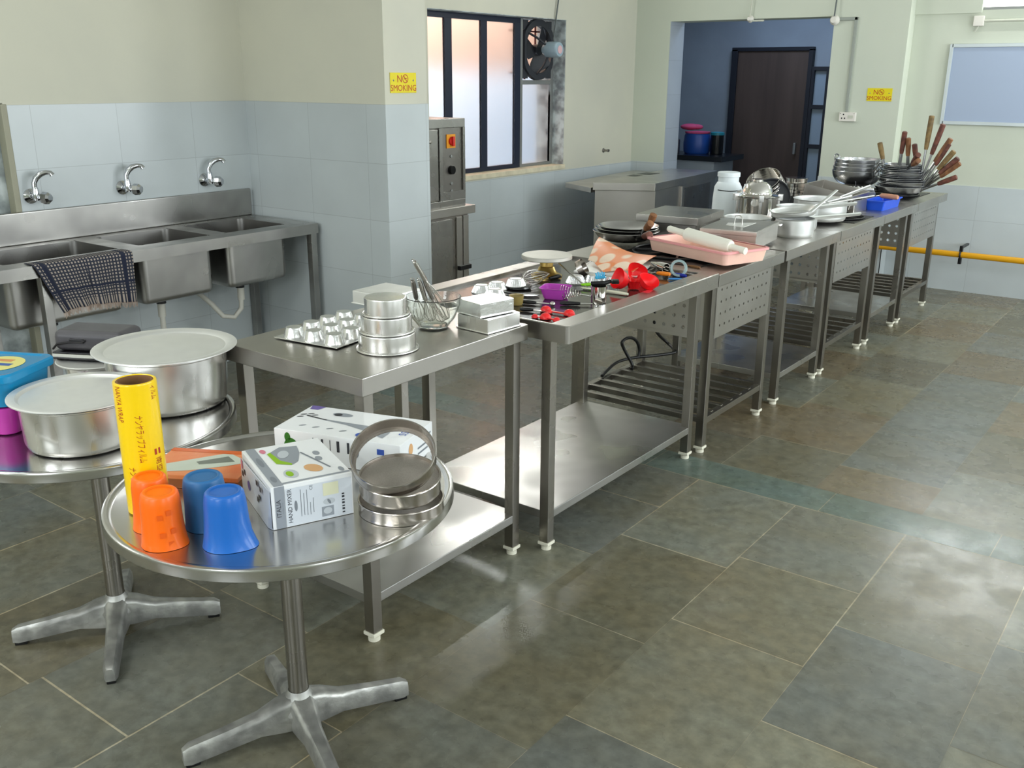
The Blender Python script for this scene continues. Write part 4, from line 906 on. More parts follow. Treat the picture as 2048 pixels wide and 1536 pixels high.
# cake turntable
mat('gold_metal', (0.72, 0.50, 0.16), 0.28, 1)
TC = (-2.27, 3.285); tt = thing('cake_turntable', (TC[0], TC[1], ZB), 'round cake turntable with aluminium disc on a gold pedestal', 'turntable')
g = G(); g.lathe([(0, 0), (.066, 0), (.066, .006), (.055, .012), (.040, .022), (.033, .040), (.028, .044), (.028, .075), (0, .075)], seg=44); g.build('pedestal', 'gold_metal', tt)
g = G(); g.lathe([(0, .075), (.104, .075), (.107, .078), (.107, .090), (.104, .093), (0, .093)], seg=72); mat('disc_metal', (0.60, 0.58, 0.53), 0.55, 0.8, 0.06, 8); g.build('disc', 'disc_metal', tt)
# purple bowl
mat('purple_plastic', (204, 84, 200), 0.22, trans=0.35, ior=1.2)
P_ = V3(-2.005, 2.965, ZB)
t = thing('purple_bowl', P_, 'translucent purple square plastic bowl among the baking tools', 'bowl', math.radians(20))
g = G(); rsq_loft(g, [(.036, .014, .0), (.040, .016, .004), (.052, .022, .040), (.057, .024, .043), (.052, .022, .043), (.040, .014, .006), (.034, .012, .004)]); g.build('bowl_wall', 'purple_plastic', t)
# steel measuring cup with black brush handles in it
P_ = V3(-1.835, 3.0, ZB); t = thing('steel_cup', P_, 'small straight-sided steel cup near the front rim', 'cup')
g = G(); g.lathe([(0, 0), (.027, 0), (.029, .003), (.029, .062), (.031, .064), (.028, .064), (.0275, .004), (0, .003)], seg=36); g.build('cup_wall', 'polished', t)
t = thing('black_brush', (P_.x, P_.y, ZB+.066), 'black handled utensil lying across the steel cup', 'brush', math.radians(35))
g = G(); g.tube([(-.03, 0, .006), (.02, 0, .008), (.05, .01, .014)], [.007, .009, .006], 10); g.build('handle', 'black_plastic', t)
g = G(); g.box(.045, .075, -.008, .022, .005, .020, .004); g.build('head', 'black_gloss', t)
# blue brush head
mat('sky_blue', (60, 172, 216), 0.4); P_ = lay(1200, 574)
t = thing('silicone_brush', P_, 'small sky blue silicone pastry brush with clear handle', 'brush', math.radians(60))
g = G(); [g.tube([(x*.008, .0, .042), (x*.0095, .004, .058+.003*(i % 2))], .0032, 6) for i, x in enumerate((-2, -1, 0, 1, 2))]; g.box(-.022, .022, -.006, .008, .034, .045, .003); g.build('bristle_head', 'sky_blue', t)
g = G(); g.tube([(0, 0, .036), (0, -.004, .020), (0, -.05, .006)], .006, 8); g.build('handle', 'glass', t)
# red measuring spoons
mat('red_plastic', (232, 36, 40), 0.3, coat=0.2)
def spoons(label, A_, B_, rs):
    A_, B_ = Vector(A_), Vector(B_); rz_ = math.atan2(B_.y-A_.y, B_.x-A_.x); L_ = (B_-A_).length
    t = thing('measuring_spoon_set', A_, label, 'measuring spoons', rz_, 'red measuring spoons')
    g = G(); g.box(-.005, L_+.005, -.005, .005, .004, .009, .002); g.build('joining_bar', 'red_plastic', t)
    for r, x, y in rs:
        g = G(); n = 8; g.lathe([(r, .002)]+[(r*math.cos(PI/2*i/n), .002+r*.95*math.sin(PI/2*i/n)) for i in range(1, n)]+[(0, .002+r*.95)], (L_*x, y, 0), 22); g.build('spoon_bowl', 'red_plastic', t)
spoons('red measuring spoon set nearest the front corner of the slab', lay(1070, 636), lay(1113, 643), [(.013, 0, 0), (.021, .42, .010), (.014, 1.0, 0)])
spoons('red measuring spoon set just behind the nearest one', lay(1090, 624), lay(1142, 633), [(.021, 0, .006), (.014, .18, -.006), (.021, .86, .012), (.014, 1.05, -.004)])
# red silicone petals
mat('red_silicone', (238, 30, 36), 0.38)
PC = lay(1272, 583)
for i, (lab, px, py, az, s_, tl) in enumerate((('red silicone cup petal nearest the steel cup', 1240, 580, -30, 1.05, 62), ('red silicone cup petal standing highest at the back', 1272, 563, 40, .95, 72), ('red silicone cup petal lying towards the front rim', 1295, 584, 75, .95, 38))):
    P_ = lay(px, py); dz_ = .030*s_; t = thing('silicone_mould', (P_.x, P_.y, ZB+dz_+.010), lab, 'baking mould', 0, 'red silicone cups', (math.radians(tl), 0, math.radians(az)))
    g = G(); n, R_ = 28, .042*s_
    rs = []
    for rr, zz in ((.20, -.028), (.55, -.024), (.82, -.010), (.98, .012), (1.02, .016), (.97, .014), (.78, -.008), (.5, -.021), (.18, -.024)):
        rs.append([g.v((R_*rr*(1+.10*math.cos(3*2*PI*i/n)*rr)*math.cos(2*PI*i/n), R_*rr*(1+.12*math.cos(2*2*PI*i/n+1)*rr)*math.sin(2*PI*i/n), zz*s_)) for i in range(n)])
    for A_, B_ in zip(rs, rs[1:]):
        for k in range(n): g.f([A_[k], A_[(k+1) % n], B_[(k+1) % n], B_[k]])
    g.f(rs[-1]); g.f(rs[0][::-1]); g.build('petal', 'red_silicone', t, ang=80)
P_ = lay(1268, 578); t = thing('silicone_mould', (P_.x, P_.y, ZB), 'crumpled red silicone cup in the middle of the red petals', 'baking mould', 0, 'red silicone cups')
g = G(); g.lathe([(0, .004), (.02, .004), (.03, .03), (.036, .036), (.03, .03), (.02, .008), (0, .008)], seg=18, flute=1, fa=.12); g.build('petal', 'red_silicone', t)
t = thing('red_spatula', lay(1290, 591, .0), 'pinkish red silicone spatula head beside the front rim', 'spatula', math.radians(97))
mat('pink_red', (228, 62, 74), 0.4)
g = G(); g.prism([(0, -.016), (.05, -.012), (.075, 0), (.05, .014), (0, .016)], .004, .012, .003); g.build('blade', 'pink_red', t)
# spiral masher / egg whisk in front of purple bowl
A_, B_ = lay(1200, 600, .012), lay(1118, 600, .0); d = B_-A_
t = thing('spring_whisk', lay(1156, 599, .004), 'steel coil whisk with fanned wire loops in front of the purple bowl', 'whisk', math.atan2(d.y, d.x))
g = G(); g.tube([(-.10, 0, .012), (-.01, 0, .020)], .0045, 8, flat=.6); g.build('handle', 'aluminium', t)
g = G(); N_ = 150; g.tube([(-.012+.085*i/N_, (.006+.020*min(1, i/N_*1.3))*math.cos(2*PI*9*i/N_), .024+(.005+.020*min(1, i/N_*1.3))*math.sin(2*PI*9*i/N_)) for i in range(N_+1)], .0011, 5, caps=False); g.build('coil', 'wire', t)
# black handled tools
def tool(name, label, cat, A_, B_, hl, hm, tip, tm, r=.0075, grp=None):
    A_, B_ = Vector(A_), Vector(B_); d = B_-A_; ln = d.length; t = thing(name, A_, label, cat, math.atan2(d.y, d.x), grp)
    g = G(); g.tube([(0, 0, r), (.01, 0, r), (hl*.5, 0, r), (hl-.008, 0, r), (hl, 0, r)], [r*.7, r, r*1.05, r*.85, r*.6], 12); g.build('handle', hm, t)
    g = G()
    if tip == 'rod': g.tube([(hl, 0, r), (ln, 0, r*.7)], .0022, 8)
    elif tip == 'ball': g.tube([(hl, 0, r), (ln-.012, 0, r)], .003, 8); g.ball((ln, 0, r*1.1), .011, 14, .8)
    elif tip == 'blade': g.mesh([(hl, -.004, r), (ln*.9, -.014, r), (ln, 0, r), (ln*.9, .014, r), (hl, .004, r), (hl, -.004, r-.001), (ln*.9, -.014, r-.001), (ln, 0, r-.001), (ln*.9, .014, r-.001), (hl, .004, r-.001)], [(0, 1, 2, 3, 4), (9, 8, 7, 6, 5), (0, 5, 6, 1), (1, 6, 7, 2), (2, 7, 8, 3), (3, 8, 9, 4)])
    elif tip == 'wheel': g.tube([(hl, 0, r), (ln-.02, 0, r)], .003, 8); g.M = Matrix.Translation((ln, 0, .016)) @ Matrix.Rotation(PI/2, 4, 'X'); g.lathe([(0, -.0015), (.015, -.0008), (.015, .0008), (0, .0015)], seg=24)
    elif tip == 'flat': g.box(hl, ln, -.014, .014, r-.002, r+.001, .001)
    g.build('tip', tm, t); return t
tool('ice_cream_scoop', 'black handled scoop with bright steel ball end beside the purple bowl', 'scoop', lay(1042, 607), lay(1105, 612), .060, 'black_plastic', 'ball', 'polished')
tool('pizza_cutter', 'black handled cutter with small steel wheel near the front rim', 'cutter', lay(1120, 610), lay(1196, 612), .075, 'black_plastic', 'wheel', 'polished')
tool('palette_knife', 'dark flat knife lying near the left end of the slab', 'knife', lay(1040, 622), lay(1095, 626), .05, 'black_plastic', 'blade', 'steel_dark')
mat('lime_green', (128, 196, 22), 0.4)
tool('peeler', 'lime green handled peeler with black tip', 'peeler', lay(1188, 572, .006), lay(1136, 574, .006), .055, 'lime_green', 'flat', 'black_plastic', .007)
mat('cream_plastic', (226, 222, 200), 0.45)
tool('white_spatula', 'cream plastic spatula with long white handle beside the steel cup', 'spatula', lay(1256, 592), lay(1160, 577), .115, 'cream_plastic', 'blade', 'cream_plastic', .0065)
t = thing('metal_skewer', lay(1176, 577, .004), 'long thin grey metal skewer leaning on a foil mould', 'skewer'); 
g = G(); g.tube([(0, 0, 0), lay(1118, 527, .060)-lay(1176, 577, .004)], .003, 8); g.build('rod', 'steel', t)
# upright steel ring
P_ = lay(1163, 555); t = thing('cookie_cutter', (P_.x, P_.y, ZB+.040), 'round steel pastry ring tipped on its side behind the foil moulds', 'pastry cutter', 0, None, (math.radians(0), math.radians(58), math.radians(20)))
g = G(); g.lathe([(.036, -.012), (.0365, -.012), (.0365, .014), (.036, .014), (.036, -.012)], seg=40); g.build('ring', 'sieve_steel', t)
# stack of flat baking sheets
shp = [at(1108, 512, ZB+.03), at(1205, 500, ZB+.03), at(1290, 512, ZB+.03), at(1200, 556, ZB+.006)]
sx, sy = -2.065, 3.51
for k, (lab, ddx, ddy, rzz, m) in enumerate((('flat grey baking sheet at the bottom of the pile beside the turntable', .0, .0, 8, 'steel'), ('flat baking sheet second in the pile beside the turntable', -.012, .006, 11, 'steel_dark'), ('pale baking sheet topmost under the orange paper', -.02, -.004, 16, 'aluminium_matt'))):
    t = thing('baking_sheet', (sx+ddx, sy+ddy, ZB+.001+.008*k), lab, 'baking sheet', math.radians(rzz), 'flat baking sheets')
    g = G(); g.box(-.13, .14, -.12, .13, 0, .002, .0008); g.box(-.132, -.128, -.12, .13, 0, .006); g.box(.138, .142, -.12, .13, 0, .006); g.box(-.13, .14, -.122, -.118, 0, .006); g.box(-.13, .14, .128, .132, 0, .006); g.build('sheet', m, t, smooth=False)
# patterned orange paper, curled
def orange_paper():
    m = bpy.data.materials.new('orange_paper'); m.use_nodes = True; nt = m.node_tree; N = nt.nodes; L = nt.links; b = N['Principled BSDF']
    tc = N.new('ShaderNodeTexCoord'); mp = N.new('ShaderNodeMapping'); mp.inputs['Scale'].default_value = (11, 11, 11); L.new(tc.outputs['UV'], mp.inputs[0]) if False else L.new(tc.outputs['Object'], mp.inputs[0])
    vo = N.new('ShaderNodeTexVoronoi'); vo.inputs['Scale'].default_value = 1; vo.inputs['Randomness'].default_value = 0.05; L.new(mp.outputs[0], vo.inputs['Vector'])
    mr = N.new('ShaderNodeMapRange'); mr.inputs[1].default_value = .42; mr.inputs[2].default_value = .50; L.new(vo.outputs['Distance'], mr.inputs[0])
    mx = N.new('ShaderNodeMix'); mx.data_type = 'RGBA'; L.new(mr.outputs[0], mx.inputs['Factor']); mx.inputs['A'].default_value = hexc(244, 216, 190); mx.inputs['B'].default_value = hexc(240, 146, 92)
    L.new(mx.outputs['Result'], b.inputs['Base Color']); b.inputs['Roughness'].default_value = .4; MT['orange_paper'] = m
orange_paper()
P_ = at(1240, 540, ZB+.03); t = thing('patterned_paper', (P_.x, P_.y, ZB+.036), 'curled orange and cream patterned paper lying over the baking sheets', 'paper', math.radians(10))
g = G(); nx, ny = 20, 12; V = []
C4 = [at(1176, 524, ZB+.03)-P_, at(1266, 548, ZB+.03)-P_, at(1312, 531, ZB+.055)-P_, at(1198, 491, ZB+.07)-P_]
Mi_ = Matrix.Rotation(-math.radians(10), 4, 'Z')
C4 = [Mi_ @ c for c in C4]
C4[0].z = .0; C4[1].z = .0
F4 = [Mi_ @ (at(1210, 548, ZB+.012)-P_)]
for i in range(nx+1):
    row = []
    for j in range(ny+1):
        u, v = i/nx, j/ny; p = (C4[0]*(1-u)+C4[1]*u)*(1-v)+(C4[3]*(1-u)+C4[2]*u)*v
        p = Vector(p); p.z = .002+.050*math.sin(PI*.5*v)+.012*math.sin(5*u+2*v)*v+.01*(1-u)*v
        row.append(g.v(p))
    V.append(row)
for i in range(nx):
    for j in range(ny): g.f([V[i][j], V[i+1][j], V[i+1][j+1], V[i][j+1]])
# roll at the far edge
far = [Vector(v.co) for v in []]
g.build('sheet', 'orange_paper', t, solid=.0008, ang=80)
g = G(); nx = 16; V = []
a0, a1, a2, a3 = [Mi_ @ (at(px, py, ZB+.016)-P_) for px, py in ((1183, 524), (1262, 541), (1232, 545), (1203, 547))]
q = [Mi_ @ (at(px, py, ZB+zz)-P_) for px, py, zz in ((1181, 520, .034), (1206, 547, .018), (1232, 544, .018), (1256, 545, .016), (1272, 538, .03), (1262, 530, .04), (1225, 528, .046))]
g.f([g.v(p) for p in q]); g.build('folded_flap', 'orange_paper', t, solid=.0008)
# scissors, nozzle, tape roll, knives by the right end
mat('tool_orange', (244, 140, 34), 0.4); mat('tool_blue', (24, 44, 150), 0.4); mat('tool_lightblue', (62, 132, 200), 0.4)
t = tool('scissors', 'scissors with orange handle near the right end of the slab', 'scissors', lay(1340, 553, .008), lay(1288, 549, .004), .06, 'tool_orange', 'blade', 'steel', .009)
tool('blue_knife', 'dark blue handled knife near the right end of the slab', 'knife', lay(1372, 556), lay(1338, 550), .07, 'tool_blue', 'blade', 'steel', .008)
tool('pastry_pen', 'slim light blue handled tool against the front rim', 'tool', lay(1366, 561), lay(1338, 560), .06, 'tool_lightblue', 'rod', 'steel', .005)
P_ = lay(1322, 543); t = thing('piping_nozzle', (P_.x, P_.y, ZB+.022), 'shiny pointed steel piping nozzle lying on its side', 'nozzle', 0, None, (0, math.radians(-82), math.radians(-15)))
g = G(); g.lathe([(.022, -.028), (.021, .0), (.013, .030), (.004, .062), (.003, .062), (.012, .030), (.020, .0), (.021, -.028), (.022, -.028)], seg=24); g.build('cone', 'polished', t)
mat('clear_tape', (0.55, 0.72, 0.74), 0.1, 0, trans=0.6)
P_ = lay(1356, 553); t = thing('tape_roll', (P_.x, P_.y, ZB+.036), 'roll of clear bluish tape standing on edge', 'tape', 0, None, (math.radians(80), 0, math.radians(35)))
g = G(); g.lathe([(.026, -.012), (.036, -.012), (.036, .012), (.026, .012), (.026, -.012)], seg=36); g.build('roll', 'clear_tape', t)
for lab, a, b in (('steel knife lying crosswise behind the tape roll', (1300, 540), (1362, 552)), ('steel knife nearest the right end of the slab', (1405, 549), (1366, 541)), ('dark steel spoon beside the right-end knife', (1398, 556), (1360, 545))):
    tool('table_knife', lab, 'knife', lay(*a), lay(*b), .06, 'steel_dark', 'blade', 'steel', .005, 'loose steel knives')
tool('wooden_spoon', 'brown wooden spoon lying at the back right of the slab', 'spoon', lay(1400, 538), lay(1372, 533), .06, 'card_brown', 'flat', 'card_brown', .006)

# ================================================================ on the first burner table
mat('burner_black', (22, 22, 24), 0.35, 0.2); mat('pan_iron', (0.30, 0.30, 0.30), 0.28, 1, 0.3, 8); mat('pan_bright', (0.52, 0.51, 0.50), 0.24, 1, 0.2, 8); mat('wood_handle', (150, 104, 66), 0.6, 0, 0.35, 30, (1, 1, .2), col2=(104, 66, 42)); mat('wood_red', (118, 70, 56), 0.6, 0, 0.35, 30, col2=(80, 46, 38)); mat('wood_olive', (140, 114, 70), 0.6, 0, 0.3, 30, col2=(104, 84, 54))
def burner(parent, y0, y1, z, x0=-2.32, x1=-1.84):
    q = min(y1-y0, x1-x0)/2/.20
    g = G(); g.box(x0, x1, y0, y1, z, z+.004, .002); b_ = g.build('burner_tray', 'burner_black', parent, world=True)
    g = G(); ym = (y0+y1)/2; xm = (x0+x1)/2
    for k in range(8):
        a = 2*PI*k/8+.39; g.M = Matrix.Translation((xm, ym, z+.010)) @ Matrix.Rotation(a, 4, 'Z'); g.box(.05*q, .19*q, -.006, .006, -.006, .006, .002)
    g.M = Matrix.Identity(4); n = 32
    for R_ in (.19*q, .06*q): g.tube([(xm+R_*math.cos(2*PI*i/n), ym+R_*math.sin(2*PI*i/n), z+.010) for i in range(n)], .006, 6, closed=True)
    g.build('pan_support', 'burner_black', b_, world=True)
burner(t3, 3.86, 4.42, Z3); burner(t5, 5.66, 6.02, Z3, -2.08, -1.74); burner(t7, 7.0, 7.56, Z3, -2.36, -1.80)
ZP = Z3+.016
def fry_pan(label, x, y, z, r, h, wood, tip, grp='iron frying pans', m='pan_bright', base=.6):
    t = thing('frying_pan', (x, y, z), label, 'pan', 0, grp)
    g = G(); g.lathe([(0, 0), (r*base, 0), (r*.85, h*.4), (r*.98, h), (r, h+.001), (r*.99, h+.003), (r*.97, h), (r*.83, h*.4+.003), (r*base-.004, .003), (0, .003)], seg=56); g.build('pan_bowl', m, t)
    tip = Vector(tip)-Vector((x, y, z)); hd = Vector((tip.x, tip.y, 0)).normalized(); st_ = hd*(r*.93)+Vector((0, 0, h*.75)); d = tip-st_; k = .48
    g = G(); g.tube([st_-hd*.01-Vector((0, 0, .012)), st_, st_+d*k], [.014, .013, .012], 8, flat=.7); g.build('steel_arm', 'pan_iron', t)
    g = G(); g.tube([st_+d*(k-.02), st_+d*(k+.05), st_+d*.75, tip-d.normalized()*.004, tip], [.013, .016, .0185, .0185, .012], 12); g.build('wooden_grip', wood, t); return t
cx, cy = -2.435, 4.225
fry_pan('lower iron frying pan under the other one behind the patterned paper', cx, cy, ZP, .168, .048, 'wood_red', aty(1300, 470, 4.06))
fry_pan('second iron frying pan with raised wooden handle, nested in the lower one', cx+.005, cy, ZP+.018, .160, .045, 'wood_handle', aty(1302, 446, 4.10))
fry_pan('topmost iron frying pan whose wooden handle stands highest', cx+.012, cy+.004, ZP+.034, .152, .04, 'wood_handle', aty(1308, 428, 4.16))
mat('pink_tray', (244, 206, 186), 0.4, 0, 0.25, 5, col2=(240, 190, 178)); mat('pink_rim', (240, 164, 164), 0.4); mat('white_nylon', (238, 236, 224), 0.4)
F_, R_v, L_v = at(1449, 532, ZP), at(1496, 512, ZP), at(1300, 499, ZP)
rz_ = math.atan2((F_-L_v).y, (F_-L_v).x)
t = thing('plastic_tray', (F_+L_v)/2, 'pink plastic tray holding a white rolling pin', 'tray', rz_)
hl = (F_-L_v).length/2; W_ = .252; H_ = .058
def loft_rect(g, secs, cap0=True):
    rs = []
    for x0, x1, y0, y1, z, rr in secs:
        pts = []
        for cx_, cy_, a0 in ((x1-rr, y1-rr, 0), (x0+rr, y1-rr, PI/2), (x0+rr, y0+rr, PI), (x1-rr, y0+rr, 1.5*PI)):
            for q_ in range(5): a = a0+q_*PI/8; pts.append(g.v((cx_+rr*math.cos(a), cy_+rr*math.sin(a), z)))
        rs.append(pts)
    for A_, B_ in zip(rs, rs[1:]):
        n = len(A_)
        for i in range(n): g.f([A_[i], A_[(i+1) % n], B_[(i+1) % n], B_[i]])
    if cap0: g.f(rs[0][::-1])
    return rs
g = G(); rs = loft_rect(g, [(-hl, hl, 0, W_, 0, .02), (-hl-.012, hl+.012, -.012, W_+.012, H_, .024), (-hl-.009, hl+.009, -.009, W_+.009, H_, .022), (-hl+.003, hl-.003, .003, W_-.003, .004, .018)]); g.f(rs[-1]); g.build('tray_body', 'pink_tray', t)
g = G(); rs = loft_rect(g, [(-hl-.010, hl+.010, -.010, W_+.010, H_-.008, .024), (-hl-.020, hl+.020, -.020, W_+.020, H_-.006, .03), (-hl-.020, hl+.020, -.020, W_+.020, H_+.003, .03), (-hl-.007, hl+.007, -.007, W_+.007, H_+.004, .022)], False); g.build('rim', 'pink_rim', t)
A_ = at(1337, 457, ZP+.112); B_ = at(1480, 499, ZP+.068); d = B_-A_
t = thing('rolling_pin', (A_+B_)/2, 'white plastic rolling pin resting in the pink tray', 'rolling pin', 0, None, d.to_track_quat('X', 'Z').to_euler())
ln = d.length
g = G(); g.M = Matrix.Rotation(PI/2, 4, 'Y'); a = ln*.26; g.lathe([(0, -ln/2+a), (.026, -ln/2+a), (.030, -ln/2+a+.006), (.030, ln/2-.06), (.026, ln/2-.05), (0, ln/2-.05)], seg=32); g.build('barrel', 'white_nylon', t)
for s0, s1 in ((-ln/2, -ln/2+a), (ln/2-.055, ln/2+.03)):
    g = G(); g.M = Matrix.Rotation(PI/2, 4, 'Y'); g.lathe([(0, s0), (.012, s0), (.0155, s0+.008), (.0145, (s0+s1)/2), (.016, s1), (0, s1)], seg=20); g.build('handle', 'white_nylon', t)

# box-shaped steel stove and lidded steel box
F_, R_v, L_v = at(1396, 437, .97), at(1453, 418, .97), at(1280, 425, .97)
rz_, a_, b_ = corner_frame(F_, R_v, L_v); 
t = thing('steel_hotplate', (F_.x, F_.y, Z3), 'flat-topped steel box with overhanging lid behind the rolling pin', 'hotplate', rz_)
b_ = min(b_, .35); a_ = .40
g = G(); g.box(.015, a_-.015, .015, b_-.015, 0, .085); g.build('dark_body', 'steel_dark', t, smooth=False)
g = G(); g.box(0, a_, 0, b_, .082, .122, .003); g.build('top_plate', 'steel_top', t)
g = G(); g.M = Matrix.Translation((.012, .04, .045)) @ Matrix.Rotation(-PI/2, 4, 'Y'); g.lathe([(0, 0), (.014, 0), (.012, .016), (0, .016)], seg=16); g.build('knob', 'polished', t)
F_ = at(1505, 511, Z3+.001); F_ = V3(-1.802, 4.335, Z3+.0185)
R_v = at(1557, 443, .955); L_v = at(1423, 450, .955); Ft = at(1513, 464, .955)
rz_ = math.atan2((R_v-Ft).y, (R_v-Ft).x); a_ = (R_v-Ft).length; b_ = .275; H_ = .955-Z3-.0185
t = thing('lidded_steel_box', V3(Ft.x, Ft.y, Z3+.0185), 'rectangular steel box with wire handle on its hinged lid', 'box', rz_)
g = G(); g.box(0, a_, 0, b_, 0, H_-.022, .002); g.build('box_body', 'steel', t)
g = G(); g.box(-.003, a_+.003, -.003, b_+.003, H_-.024, H_-.002, .002); g.box(.0, a_, .0, b_, H_-.002, H_, .001); ld = g.build('lid', 'steel', t)
g = G(); g.prism([(a_*.28, b_*.35), (a_*.72, b_*.3), (a_*.6, b_*.6), (a_*.55, b_*.75), (a_*.35, b_*.7)], H_, H_+.0015); g.build('label_patch', 'aluminium_matt', ld)
g = G(); g.tube([(a_*.45, b_*.45, H_), (a_*.45, b_*.45, H_+.035), (a_*.47, b_*.5, H_+.045), (a_*.5, b_*.6, H_+.040), (a_*.5, b_*.62, H_+.0)], .003, 8); g.build('wire_handle', 'aluminium', ld)
mat('pale_card', (226, 204, 198), 0.7)
t = thing('paper_slip', at(1490, 474, ZP+.045), 'small pale pink paper slip standing between tray and steel box', 'paper', rz_+PI/2)
g = G(); g.box(-.07, .01, -.001, .001, -.03, .02); g.build('slip', 'pale_card', t, smooth=False)

# black rubber hose under the table
mat('rubber', (20, 20, 20), 0.45)
hs = [at(1204, 752, .182), at(1214, 741, .185), at(1235, 724, .200), at(1270, 715, .205), at(1310, 711, .195), at(1345, 706, .19), at(1350, 701, .195), atx(1335, 686, -2.43), atx(1318, 670, -2.44), atx(1310, 655, -2.45), atx(1308, 620, -2.45)]
g = G()
def smooth_path(P, n=6):
    out = []
    for i in range(len(P)-1):
        p0, p1, p2, p3 = P[max(i-1, 0)], P[i], P[i+1], P[min(i+2, len(P)-1)]
        for k in range(n):
            t_ = k/n; out.append(0.5*((2*p1)+(-p0+p2)*t_+(2*p0-5*p1+4*p2-p3)*t_*t_+(-p0+3*p1-3*p2+p3)*t_**3))
    out.append(P[-1]); return out
g.tube(smooth_path(hs), .0085, 10); tag(g.build('gas_hose', 'rubber', world='base'), 'black rubber gas hose snaking onto the slatted rack of the nearest burner table', 'hose')
hs = [at(1263, 738, .18), at(1264, 728, .20), atx(1248, 698, -2.43), atx(1244, 685, -2.43), atx(1252, 677, -2.43), atx(1264, 676, -2.43), atx(1274, 684, -2.43), atx(1279, 700, -2.43), atx(1276, 716, -2.43)]
g = G(); g.tube(smooth_path(hs), .0085, 10); tag(g.build('gas_hose', 'rubber', world='base'), 'short loop of black rubber hose standing up above the slatted rack', 'hose')
# ================================================================ on the farther tables
mat('can_white', (226, 234, 238), 0.45)
t = thing('white_can', (-2.47, 5.40, Z3-.0), 'tall white plastic can with narrow neck behind the steel pot', 'can'); t.location = (-2.49, 5.54, Z3)
g = G(); g.lathe([(0, 0), (.088, 0), (.09, .006), (.088, .10), (.082, .17), (.068, .195), (.062, .20), (.062, .228), (.068, .231), (.068, .255), (.064, .258), (0, .258)], seg=44); g.build('can_body', 'can_white', t)
g = G(); g.tube([(-.07+.14*i/10, -.052-.034*math.sin(PI*i/10), .155-.004*math.sin(PI*i/10)) for i in range(11)], .003, 6); g.build('wire_bail', 'black_plastic', t); t.rotation_euler = (0, 0, .6)
# steel pot with domed lid and clamps
t = thing('clamped_pot', (-2.25, 5.42, Z3), 'polished steel pot with domed lid and clamps', 'pot')
g = G(); g.lathe([(0, 0), (.120, 0), (.125, .01), (.125, .135), (.128, .14), (.122, .14), (.12, .012), (0, .008)], seg=56); g.build('pot_body', 'polished', t)
g = G(); g.lathe([(.138, .143), (.138, .150), (.122, .153), (.095, .157), (.090, .160), (.088, .175), (.072, .205), (.050, .222), (.030, .228), (.028, .234), (.034, .240), (0, .241)], seg=56); g.lathe([(0, .143), (.138, .143)], seg=56); ld = g.build('domed_lid', 'polished', t)
for k in range(5):
    a = -1.0+k*2*PI/5; g = G(); g.M = Matrix.Rotation(a, 4, 'Z'); g.box(.122, .150, -.014, .014, .122, .160, .003); g.box(.124, .134, -.008, .008, .05, .125, .002); g.build('clamp', 'aluminium', t)
# dark round pan on edge and the springform rings
mat('nonstick', (70, 72, 76), 0.35, 0.3)
t = thing('dark_round_tin', (-2.30, 5.76, Z3+.095), 'dark grey non-stick round tin leaning behind the clamped pot', 'cake tin', 0, None, (math.radians(62), 0, math.radians(22)))
g = G(); g.lathe([(0, 0), (.108, 0), (.112, .004), (.116, .03), (.113, .03), (.109, .006), (0, .004)], seg=48); g.build('tin_body', 'nonstick', t)
for k in range(4):
    c = V3(-2.37, 5.86, Z3+.125)+(Euler((math.radians(35), math.radians(-16), math.radians(15))).to_matrix() @ V3(0, 0, .0245))*k
    t = thing('springform_ring', c, ['springform ring with clasp, lowest of the tilted stack', 'springform ring with clasp, second of the tilted stack', 'springform ring with clasp, third of the tilted stack', 'springform ring with clasp, uppermost of the tilted stack'][k], 'cake ring', 0, 'tilted springform rings', (math.radians(35), math.radians(-16), math.radians(15)))
    r = .118-.004*k; g = G(); g.lathe([(r-.002, 0), (r+.001, 0), (r+.002, .003), (r, .005), (r, .020), (r+.002, .022), (r-.001, .023), (r-.002, .020), (r-.002, 0)], seg=48); g.build('ring_wall', 'polished', t)
    g = G(); a = math.radians(190); g.M = Matrix.Rotation(a, 4, 'Z'); g.box(r, r+.012, -.022, .022, .003, .020, .003); g.tube([(r+.010, -.02, .014), (r+.020, 0, .014), (r+.010, .02, .014)], .003, 6); g.build('clasp', 'chrome', t)
for k in range(5):
    r = [.098, .094, .090, .094, .072][k]; h = [.020, .020, .020, .022, .030][k]; z = Z3+.066+sum([.020, .020, .020, .022, .030][:k])
    if k == 0:
        t = thing('dark_round_tin', (-2.335, 6.27, Z3), 'dark round tin under the stack of small steel tins', 'cake tin'); g = G(); g.lathe([(0, 0), (.100, 0), (.102, .004), (.104, .062), (.10, .065), (0, .065)], seg=44); g.build('tin_body', 'nonstick', t)
    t = thing('round_steel_tin', (-2.335, 6.27, z), ['shiny round steel tin, lowest of the upright stack', 'shiny round steel tin, second of the upright stack', 'shiny round steel tin, middle of the upright stack', 'shiny round steel tin with wide rim near the top of the stack', 'smallest shiny round steel tin on top of the upright stack'][k], 'tin', 0, 'stacked shiny tins')
    g = G(); g.lathe([(0, 0), (r-.006, 0), (r-.004, .002), (r-.003, h-.003), (r+.002, h-.002), (r+.002, h-.0005), (r-.004, h-.0008), (0, h-.001)], seg=44); g.build('tin_body', 'polished', t)
